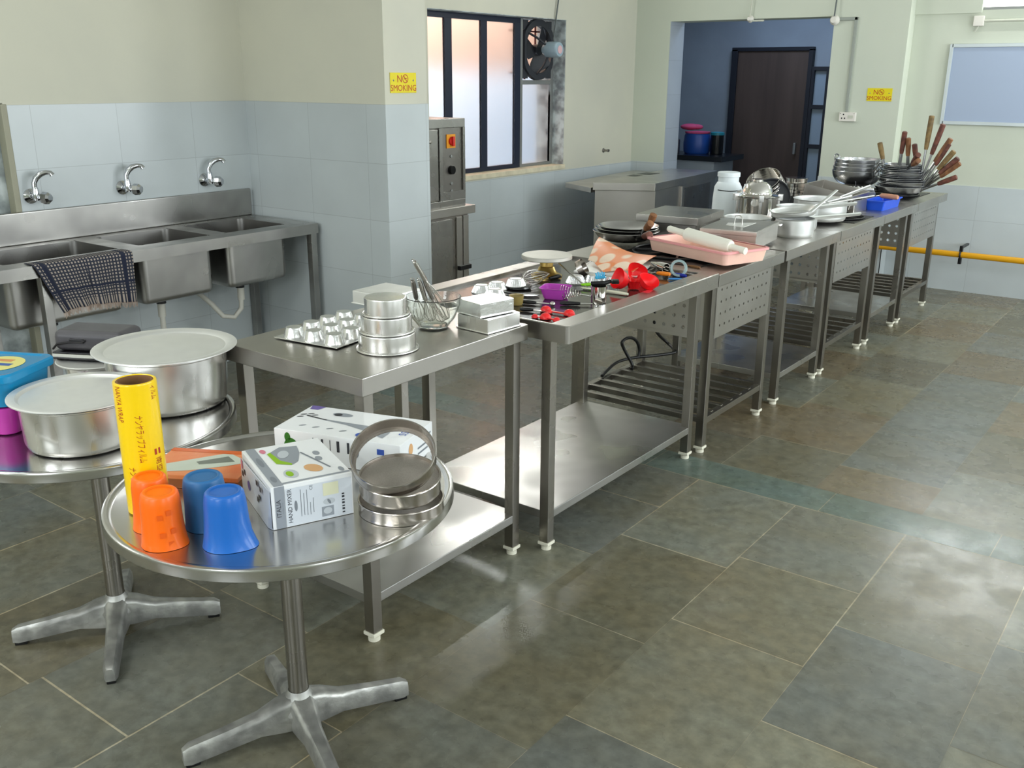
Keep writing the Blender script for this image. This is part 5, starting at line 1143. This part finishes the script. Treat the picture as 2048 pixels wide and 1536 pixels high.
# aluminium saucepans with long bar handles
mat('alu_pan', (0.74, 0.75, 0.74), 0.42, 0.95, 0.05, 10)
def saucepan(label, loc, r, h, tip, rot=None, lid=0.0):
    t = thing('saucepan', loc, label, 'saucepan', 0, 'aluminium saucepans', rot)
    g = G(); g.lathe([(0, 0), (r*.92, 0), (r*.97, .006), (r, .02), (r, h-.004), (r+.005, h-.001), (r+.006, h+.002), (r+.001, h+.002), (r-.003, h-.006), (r-.003, .02), (r*.9, .006), (0, .005)], seg=60); g.build('pan_body', 'alu_pan', t)
    bpy.context.view_layer.update(); M = wm(t); tp = M.inverted() @ Vector(tip); hd = Vector((tp.x, tp.y, 0)).normalized(); s0 = hd*(r-.001)+Vector((0, 0, h-.012)); d = tp-s0
    g = G(); g.tube([s0-Vector((0, 0, .035)), s0+hd*.004, s0+d*.1, tp-d*.02, tp], [.011, .011, .012, .012, .009], 8, flat=.5); g.build('long_handle', 'alu_pan', t)
    return t
saucepan('aluminium saucepan standing nearest the table edge', (-1.845, 4.985, Z3), .098, .095, at(1721, 428, .905))
saucepan('aluminium saucepan tilted on top of the nearest one', (-1.865, 5.01, Z3+.108), .118, .028, at(1713, 407, .965), (math.radians(4), math.radians(-5), 0))
saucepan('aluminium saucepan behind the tilted one', (-1.935, 5.245, Z3), .112, .125, at(1703, 393, 1.0))
saucepan('large deep aluminium saucepan in front of the steel containers', (-1.925, 5.58, Z3+.018), .150, .118, at(1740, 372, 1.03))
saucepan('shallow aluminium saucepan half hidden behind the lidded steel box', (-2.135, 5.04, Z3), .125, .07, at(1562, 450, .925))
for lab, a, b, r in (('loose aluminium bar lying across the big saucepan', at(1620, 425, 1.008), at(1673, 381, 1.03), .006), ('loose aluminium bar sticking out over the blue tray', at(1655, 407, 1.005), at(1747, 391.5, .985), .005)):
    g = G(); g.tube([a, (a+b)/2, b], r*1.7, 8, flat=.5); tag(g.build('aluminium_bar', 'alu_pan', world='base'), lab, 'bar', 'loose aluminium bars')
# rectangular steel containers
def container(label, F_, ang, a_, b_, h, z, m='steel_shelf', grp='rectangular steel containers'):
    t = thing('steel_container', (F_[0], F_[1], z), label, 'container', math.radians(ang), grp)
    g = G(); rs = loft_rect(g, [(0, a_, 0, b_, 0, .006), (0, a_, 0, b_, h, .006), (-.006, a_+.006, -.006, b_+.006, h+.001, .008), (.003, a_-.003, .003, b_-.003, h+.001, .005), (.003, a_-.003, .003, b_-.003, .004, .005)]); g.f(rs[-1]); g.build('container_walls', m, t); return t
container('low flat steel container under the tilted open one', (-1.89, 6.10), 84, .19, .29, .075, Z3+.001, 'steel')
Fc, Rc, Lc = V3(-1.894, 6.06, .955), V3(-1.895, 6.40, .955), V3(-2.20, 6.09, 1.012)
Mc = frame(Fc, Rc-Fc, Lc-Fc); hc = .085; o_ = Mc @ V3(0, 0, -hc)
c_ = container('open rectangular steel container tilted up behind the deep saucepan', (0, 0), 0, (Rc-Fc).length, .31, hc, 0, 'steel')
c_.location = o_; c_.rotation_euler = Mc.to_euler()
# blue tray with wooden roller, grater on a grey box
mat('vivid_blue', (30, 84, 214), 0.35); mat('grey_box', (104, 108, 124), 0.5)
F_, R_v, L_v = at(1765, 422, Z3), at(1792, 412, Z3), at(1740, 420.5, Z3)
t = thing('blue_tray', F_, 'small bright blue plastic tray on the far table edge', 'tray', math.radians(88))
g = G(); rs = loft_rect(g, [(0, .31, 0, .105, 0, .01), (-.008, .32, -.008, .115, .055, .012), (-.018, .33, -.018, .125, .055, .014), (-.018, .33, -.018, .125, .062, .014), (-.006, .318, -.006, .113, .062, .012), (.003, .307, .003, .102, .004, .008)]); g.f(rs[-1]); g.build('tray_body', 'vivid_blue', t)
mat('peach_wood', (196, 140, 112), 0.5)
A_, B_ = at(1761, 391, Z3+.080), at(1796, 395, Z3+.080); d = B_-A_
t = thing('wooden_roller', (A_+B_)/2, 'short peach-coloured wooden handle lying on the blue tray', 'roller', 0, None, d.to_track_quat('X', 'Z').to_euler())
g = G(); g.M = Matrix.Rotation(PI/2, 4, 'Y'); l2 = d.length/2; g.lathe([(0, -l2), (.011, -l2), (.016, -l2+.012), (.017, 0), (.016, l2-.01), (.012, l2), (0, l2)], seg=20); g.build('grip', 'peach_wood', t)
g = G(); g.tube([(-l2, 0, 0), (-l2-.03, 0, -.008)], .005, 8); g.build('ferrule', 'steel_dark', t)
P_ = at(1752, 392, Z3+.0); t = thing('grey_crate', (-2.03, 6.62, Z3), 'grey box under the grater', 'box', math.radians(20))
g = G(); g.box(-.10, .10, -.09, .09, 0, .085, .004); g.build('crate_body', 'grey_box', t)
t = thing('grater', (-2.04, 6.62, Z3+.088), 'pale flat grater lying on the grey box', 'grater', math.radians(22))
g = G(); g.box(-.16, .10, -.035, .035, 0, .018, .004); gb = g.build('grater_body', 'aluminium', t)
g = G(); [g.box(x-.006, x+.006, -.030, .030, .018, .022, .002) for x in [(-.14+.024*i) for i in range(10)]]; g.build('teeth_rows', 'aluminium_matt', gb)
g = G(); g.tube([(-.02, -.03, .02), (-.02, -.02, .05), (-.02, .0, .055)], .003, 6); g.build('wire_hook', 'black_plastic', t)
# stacked kadhai
mat('kadhai_steel', (0.60, 0.61, 0.63), 0.24, 1, 0.25, 6, None, 0.08)
def kadhai(label, x, y, z, r, h):
    t = thing('kadhai', (x, y, z), label, 'kadhai', rnd.uniform(-.1, .1)-.3, 'stacked two-handled kadhais')
    g = G(); pr_ = []
    for i in range(9): a = PI/2*i/8; pr_.append((r*(.42+.58*math.sin(a)) if i else r*.42, h*(1-math.cos(a))))
    g.lathe([(0, 0)]+pr_+[(r+.003, h+.001), (r+.002, h+.004), (r-.004, h+.003)]+[(p[0]-.0025, p[1]+.002) for p in pr_[::-1]]+[(0, .003)], seg=56); g.build('bowl', 'kadhai_steel', t)
    for s_ in (0, PI):
        g = G(); g.M = Matrix.Rotation(s_, 4, 'Z'); g.tube([(r-.002, -.035, h-.03), (r+.012, -.038, h-.01), (r+.022, -.028, h+.018), (r+.026, 0, h+.028), (r+.022, .028, h+.018), (r+.012, .038, h-.01), (r-.002, .035, h-.03)], .005, 8); g.build('loop_handle', 'pan_iron', t)
    return t
KX, KY = -2.28, 7.34
g = G()
stl = thing('pot_rest', (KX, KY, Z3), 'upturned steel rest carrying the stacked kadhais', 'rest'); g.lathe([(.10, .016), (.09, .045), (0, .045)], seg=30); g.build('rest_dome', 'steel_dark', stl)
kadhai('lowest and widest two-handled kadhai of the stack', KX, KY, Z3+.047, .178, .105)
kadhai('two-handled kadhai second from the bottom', KX, KY, Z3+.083, .173, .10)
kadhai('two-handled kadhai second from the top', KX+.004, KY, Z3+.107, .168, .10)
kadhai('topmost two-handled kadhai with raised ring', KX, KY, Z3+.134, .163, .10)
# heap of long-handled pans
HX, HY = -1.912, 7.17
tips = [((1759.5, 285), 'wood_olive', 'leaning furthest left'), ((1810, 263), 'wood_red', 'highest of the three upright ones in the middle'), ((1817, 276), 'wood_handle', 'second of the three upright middle ones'), ((1829, 288), 'wood_red', 'third of the three upright middle ones'),
        ((1837, 309), 'wood_red', 'short and foreshortened above the yellowish grip'), ((1837, 321), 'wood_handle', 'yellowish and pointing at the viewer'), ((1864, 231), 'wood_olive', 'reaching highest of all'), ((1887, 248), 'wood_red', 'second highest, by the whiteboard corner'),
        ((1902.5, 277), 'wood_handle', 'upper one of the close pair below the whiteboard'), ((1898.5, 287), 'wood_red', 'lower one of the close pair below the whiteboard'), ((1909, 302), 'wood_olive', 'light brown, fanned to the right'), ((1917, 316), 'wood_red', 'fanned to the right, second from lowest pair'), ((1920.5, 326), 'wood_handle', 'fanned to the right just above the lowest'), ((1914, 354), 'wood_red', 'lowest and nearly level')]
order = [13, 12, 11, 10, 9, 8, 7, 6, 0, 1, 2, 3, 4, 5]
for k, idx in enumerate(order):
    (px, py), wm_, how = tips[idx]; zb = Z3+.016+.0115*k
    yy = HY-.02 if idx in (4, 5) else (HY+.06 if idx in (0, 1, 2, 3) else HY)
    if idx in (4, 5): tp = aty(px, py, 6.90)
    else: tp = aty(px, py, yy)
    fry_pan('steel ladle pan with wooden handle '+how, HX+rnd.uniform(-.012, .012), HY+rnd.uniform(-.012, .012), zb, .168-.003*k, .062, wm_, tp, 'long-handled ladle pans', 'kadhai_steel', .45)

# ================================================================ fittings on the walls
def sign(label, M):
    mt_ = 'sign_yellow'
    t = bpy.data.objects.new('no_smoking_sign', None); COL.objects.link(t); t.matrix_world = M; tag(t, label, 'sign', 'yellow no smoking signs')
    t.rotation_mode = 'XYZ'
    g = G(); g.box(-.098, .098, -.050, .050, 0, .004, .001); g.build('sign_plate', 'sign_yellow', t)
    g = G(); text_geo(g, 'N', .052, Matrix.Translation((-.030, .018, .0048))); text_geo(g, 'SMOKING', .044, Matrix.Translation((0, -.027, .0048)))
    n = 28
    A_ = [g.v((.014+.022*math.cos(2*PI*i/n), .020+.022*math.sin(2*PI*i/n), .0048)) for i in range(n)]; B_ = [g.v((.014+.018*math.cos(2*PI*i/n), .020+.018*math.sin(2*PI*i/n), .0048)) for i in range(n)]
    for i in range(n): g.f([A_[i], A_[(i+1) % n], B_[(i+1) % n], B_[i]])
    g.mesh([(-.001, .034, .005), (.002, .037, .005), (.029, .006, .005), (.026, .003, .005)], [(0, 1, 2, 3)]); g.mesh([(.004, .017, .005), (.026, .020, .005), (.026, .0235, .005), (.004, .0205, .005)], [(0, 1, 2, 3)])
    g.build('lettering', 'sign_red', t, smooth=False)
    for x in (-.075, .075):
        g = G(); g.lathe([(0, .004), (.005, .004), (.003, .006), (0, .0065)], (x, .012, 0), 10); g.build('screw', 'steel_dark', t)
mat('sign_yellow', (226, 208, 16), 0.35); mat('sign_red', (188, 62, 20), 0.4)
sign('yellow no smoking sign on the partition wall near the window', frame((PX+.001, 3.836, 1.617), (0, 1, 0), (0, 0, 1)))
sign('yellow no smoking sign on the far wall near the whiteboard', frame((-2.437, YD-.001, 1.528), (1, 0, 0), (0, 0, 1)))
mat('socket_white', (224, 220, 212), 0.45); mat('conduit', (196, 198, 184), 0.5); mat('conduit_grey', (150, 156, 148), 0.5)
t = thing('power_socket', (-2.668, YD, 1.352), 'white power socket with switch on the far wall', 'socket')
g = G(); g.box(-.066, .066, -.035, 0, -.036, .036, .004); g.build('socket_box', 'socket_white', t)
g = G(); g.M = Matrix(((1, 0, 0, 0), (0, 0, -1, -.0355), (0, 1, 0, 0), (0, 0, 0, 1)))
for x, y, r in ((-.03, .018, .006), (-.042, -.012, .006), (-.018, -.012, .006)): disc(g, (x, y), r, r, 0)
for x in (-.055, .055): disc(g, (x, .026), .003, .003, 0)
g.build('holes', 'black_plastic', t, smooth=False)
g = G(); g.box(.008, .048, -.038, -.035, -.012, .012, .002); g.build('switch', 'conduit', t)
g = G(); x0 = -2.685; g.box(x0-.012, x0+.012, YD-.018, YD, 1.39, 2.12, .003); g.box(-2.86, x0+.012, YD-.018, YD, 2.095, 2.12, .003); tag(g.build('cable_conduit', 'conduit_grey', world='base'), 'grey plastic conduit running down to the power socket', 'conduit')
t = thing('bulb_holder', (-2.855, YD-.03, 2.10), 'white bulb holder at the right corner of the doorway head', 'lamp holder')
g = G(); g.M = Matrix.Rotation(PI/2, 4, 'X'); g.lathe([(0, -.03), (.035, -.03), (.04, -.01), (.03, .01), (.022, .03), (0, .03)], seg=24); g.build('holder', 'socket_white', t)
g = G(); g.tube([(.0, -.01, .03), (.005, 0, .2), (0, .02, .5)], .006, 6); g.build('lead', 'cable_grey', t)
P_ = aty(1500, 38, YD-.03); t = thing('bulb_holder', P_, 'white bulb holder above the middle of the doorway', 'lamp holder')
g = G(); g.M = Matrix.Rotation(PI/2, 4, 'X'); g.lathe([(0, -.025), (.025, -.025), (.03, -.01), (.02, .01), (.014, .03), (0, .03)], seg=24); g.build('holder', 'socket_white', t)
g = G(); g.tube([(.0, 0, .02), (.01, 0, .2), (0.01, .02, .5)], .006, 6); g.box(0, .12, .0, .025, -.022, -.008, .004); g.build('lead', 'conduit', t)
# whiteboard
mat('board_blue', (160, 174, 198), 0.3); mat('board_frame', (196, 204, 206), 0.35, 0.5)
t = thing('whiteboard', (-1.4, YB-.01, 1.33), 'large pale bluish whiteboard with aluminium frame on the right', 'whiteboard')
BX0, BX1, BZ0, BZ1 = -1.965, -.75, 1.325, 1.895
g = G(); g.box(BX0, BX1, YB-.018, YB-.002, BZ0, BZ1); g.build('board_surface', 'board_blue', t, world=True, smooth=False)
g = G()
for b_ in ((BX0-.015, BX0+.012, BZ0-.015, BZ1+.015), (BX1-.012, BX1+.015, BZ0-.015, BZ1+.015), (BX0, BX1, BZ0-.015, BZ0+.012), (BX0, BX1, BZ1-.012, BZ1+.015)): g.box(b_[0], b_[1], YB-.026, YB-.001, b_[2], b_[3], .003)
g.build('frame', 'board_frame', t, world=True)
# yellow gas pipe
mat('pipe_yellow', (222, 160, 16), 0.4)
t = thing('gas_pipe', (-.5, 8.10, .30), 'yellow gas pipe running low along the far wall', 'pipe')
g = G(); g.tube([(-2.6, 8.10, .335), (2.45, 8.10, .335)], .0235, 20); g.build('pipe', 'pipe_yellow', t, world=True)
for x in (-1.64, .2):
    g = G(); n = 20; g.tube([(x, 8.10+.028*math.cos(2*PI*i/n), .335+.028*math.sin(2*PI*i/n)) for i in range(n)], .007, 6, closed=True); g.box(x-.012, x+.012, 8.085, 8.115, .36, .405, .003); g.box(x-.012, x+.012, 8.085, 8.115, .262, .31, .003); g.box(x-.01, x+.01, 8.10, YB-.02, .385, .40); g.build('pipe_clamp', 'rust_bar' if False else 'burner_black', t, world=True)
# junction box and conduit upper right
P_ = aty(1958, 42, YB-.02); t = thing('junction_box', (P_.x, YB-.006, P_.z), 'white junction box below the bright high window', 'junction box')
g = G(); g.box(-.038, .038, -.03, 0, -.038, .038, .008); g.build('box_cover', 'socket_white', t)
g = G(); g.tube([(.038, -.014, .0), (2.4, -.014, .0)], .010, 10); g.build('conduit', 'conduit', t)
g = G(); g.tube([(-.0, -.012, -.036), (-.01, -.012, -.06), (-.022, -.01, -.075)], .006, 8); g.build('cable_stub', 'conduit', t)
P_ = atx(1212, 301, XL+.03); t = thing('wall_spigot', (XL, P_.y, P_.z), 'small dark metal spigot on the plaster above the corner counter', 'spigot')
g = G(); g.M = Matrix.Rotation(PI/2, 4, 'Y'); g.lathe([(0, 0), (.02, 0), (.02, .006), (.010, .01), (.010, .045), (.014, .046), (.014, .06), (0, .06)], seg=16); g.build('nipple', 'steel_dark', t)

# ================================================================ towel on the sink
def towel_mat():
    m = bpy.data.materials.new('check_cloth'); m.use_nodes = True; nt = m.node_tree; N = nt.nodes; L = nt.links; b = N['Principled BSDF']
    uv = N.new('ShaderNodeUVMap'); sp = N.new('ShaderNodeSeparateXYZ'); L.new(uv.outputs[0], sp.inputs[0])
    def stripes(ax, freq, duty):
        mu = N.new('ShaderNodeMath'); mu.operation = 'MULTIPLY'; mu.inputs[1].default_value = freq; L.new(sp.outputs[ax], mu.inputs[0])
        fr = N.new('ShaderNodeMath'); fr.operation = 'FRACT'; L.new(mu.outputs[0], fr.inputs[0]); lt = N.new('ShaderNodeMath'); lt.operation = 'LESS_THAN'; lt.inputs[1].default_value = duty; L.new(fr.outputs[0], lt.inputs[0]); return lt
    def band(ax, a, c):
        g1 = N.new('ShaderNodeMath'); g1.operation = 'GREATER_THAN'; g1.inputs[1].default_value = a; L.new(sp.outputs[ax], g1.inputs[0]); g2 = N.new('ShaderNodeMath'); g2.operation = 'LESS_THAN'; g2.inputs[1].default_value = c; L.new(sp.outputs[ax], g2.inputs[0])
        m_ = N.new('ShaderNodeMath'); m_.operation = 'MULTIPLY'; L.new(g1.outputs[0], m_.inputs[0]); L.new(g2.outputs[0], m_.inputs[1]); return m_
    def mx(a, c):
        m_ = N.new('ShaderNodeMath'); m_.operation = 'MAXIMUM'; L.new(a.outputs[0], m_.inputs[0]); L.new(c.outputs[0], m_.inputs[1]); return m_
    s1, s2 = stripes(0, 30, .50), stripes(1, 20, .45)
    bands = mx(mx(band(0, .06, .10), band(0, .87, .92)), band(1, .66, .69))
    fringe = band(1, .86, 2.0)
    mA = N.new('ShaderNodeMix'); mA.data_type = 'RGBA'; mA.inputs['A'].default_value = hexc(160, 148, 138); mA.inputs['B'].default_value = hexc(36, 40, 54); L.new(s1.outputs[0], mA.inputs['Factor'])
    mB = N.new('ShaderNodeMix'); mB.data_type = 'RGBA'; L.new(mA.outputs['Result'], mB.inputs['A']); mB.inputs['B'].default_value = hexc(40, 44, 58)
    sub = N.new('ShaderNodeMath'); sub.operation = 'SUBTRACT'; sub.use_clamp = True; L.new(s2.outputs[0], sub.inputs[0]); L.new(fringe.outputs[0], sub.inputs[1]); L.new(sub.outputs[0], mB.inputs['Factor'])
    mC = N.new('ShaderNodeMix'); mC.data_type = 'RGBA'; L.new(mB.outputs['Result'], mC.inputs['A']); mC.inputs['B'].default_value = hexc(24, 30, 52); L.new(bands.outputs[0], mC.inputs['Factor'])
    L.new(mC.outputs['Result'], b.inputs['Base Color']); b.inputs['Roughness'].default_value = .9; MT['check_cloth'] = m
towel_mat()
mat('fringe_tan', (170, 150, 136), 0.9)
xf = XS1+.006; ya, yb = 2.03, 2.50
path = [(XS1-.075, ZS+.004), (XS1-.03, ZS+.005), (XS1-.003, ZS+.004), (xf+.004, ZS-.006), (xf+.006, ZS-.05), (xf+.004, ZS-.12), (xf+.004, ZS-.19), (xf+.002, ZS-.235)]
me = bpy.data.meshes.new('towel'); bm = bmesh.new(); uvl = bm.loops.layers.uv.new('UVMap'); nU = 60; rows = []
lens = [0]
for a, b_ in zip(path, path[1:]): lens.append(lens[-1]+math.hypot(b_[0]-a[0], b_[1]-a[1]))
fine = []
for i in range(len(path)-1):
    for k in range(4): s_ = k/4; fine.append((path[i][0]*(1-s_)+path[i+1][0]*s_, path[i][1]*(1-s_)+path[i+1][1]*s_, lens[i]*(1-s_)+lens[i+1]*s_))
fine.append((*path[-1], lens[-1]))
for (x, z, l) in fine:
    row = []; v = l/lens[-1]
    for j in range(nU+1):
        u = j/nU; hang = max(0, (ZS-z))/.235
        y = ya+.02*hang*(1 if u < .5 else 0)*(1-u)*2+(yb-ya)*u+.06*hang*(1-u)
        xx = x+hang*(.008*math.sin(u*22+1)+.006*math.sin(u*47))+.002
        row.append((bm.verts.new((max(xx, XS1+.003) if hang > .03 else xx, y, z+.02*hang*hang*math.sin(u*3+.5))), u, v))
    rows.append(row)
for A_, B_ in zip(rows, rows[1:]):
    for j in range(nU):
        q_ = [A_[j], A_[j+1], B_[j+1], B_[j]]; f = bm.faces.new([p[0] for p in q_])
        for lo, p in zip(f.loops, q_): lo[uvl].uv = (p[1], p[2])
bm.to_mesh(me); bm.free(); me.materials.append(MT['check_cloth']); me.shade_smooth()
tw = thing('kitchen_towel', (XS1, 2.25, ZS), 'dark checked fringed towel hanging over the front of the sink', 'towel')
o = bpy.data.objects.new('cloth', me); COL.objects.link(o); o.parent = tw; o.location = (-XS1, -2.25, -ZS)
md = o.modifiers.new('thickness', 'SOLIDIFY'); md.thickness = .002; md.offset = 1
g = G()
for j in range(0, nU+1):
    u = j/nU; P0 = Vector(rows[-1][j][0].co) if False else None
hang = 1.0
for j in range(0, 2*nU+1):
    u = j/(2*nU); y = ya+.02*(1 if u < .5 else 0)*(1-u)*2+(yb-ya)*u+.06*(1-u); x = max(path[-1][0]+.008*math.sin(u*22+1)+.006*math.sin(u*47)+.003, XS1+.004); z = path[-1][1]+.02*math.sin(u*3+.5)+.003
    g.tube([(x, y, z), (x+.003*math.sin(j*1.7), y+.002*math.sin(j*2.3), z-.022-.006*math.sin(j*.9))], .0012, 4)
fr = g.build('fringe', 'fringe_tan', tw, world=True, dedup=False); fr['kind'] = 'stuff'

# ================================================================ dim counter with drum in the next room
mat('black_stone', (20, 22, 28), 0.25); mat('drum_blue', (24, 66, 140), 0.4); mat('cloth_pink', (190, 70, 110), 0.8); mat('lid_teal', (30, 130, 150), 0.4)
t = thing('black_counter', (-4.7, 9.2, 0), 'black stone counter seen through the doorway', 'counter')
g = G(); g.box(-5.4, -4.10, 8.92, 9.45, .86, .91, .004); g.build('slab', 'black_stone', t, world=True)
g = G(); g.box(-5.35, -4.20, 8.97, 9.42, .02, .86); g.build('base', 'dim_wall', t, world=True, smooth=False)
t = thing('plastic_drum', (-4.52, 9.22, .91), 'blue plastic drum on the black counter through the doorway', 'drum')
g = G(); g.lathe([(0, 0), (.12, 0), (.135, .02), (.14, .10), (.13, .18), (.12, .20), (0, .20)], seg=36); g.build('drum_body', 'drum_blue', t)
g = G(); g.lathe([(.0, .201), (.125, .201), (.13, .215), (0, .225)], seg=30); g.build('drum_lid', 'cloth_pink', t)
t = thing('steel_canister', (-4.70, 9.10, .91), 'plain steel canister left of the blue drum', 'canister')
g = G(); g.lathe([(0, 0), (.04, 0), (.042, .004), (.042, .13), (.038, .14), (0, .142)], seg=26); g.build('can_body', 'steel', t)
t = thing('lidded_jar', (-4.30, 9.22, .91), 'dark jar with teal lid right of the blue drum', 'jar')
g = G(); g.lathe([(0, 0), (.06, 0), (.065, .01), (.065, .19), (0, .19)], seg=30); g.build('jar_body', 'black_gloss', t)
g = G(); g.lathe([(0, .191), (.07, .191), (.07, .215), (.06, .22), (0, .22)], seg=30); g.build('jar_lid', 'lid_teal', t)
t = thing('pink_bundle', (-4.62, 9.24, 1.14), 'bundle of pink cloth heaped on the blue drum', 'cloth')
g = G(); g.ball((0, 0, .03), .10, 18, .32); g.ball((.06, .02, .03), .07, 14, .4); g.build('folds', 'cloth_pink', t)
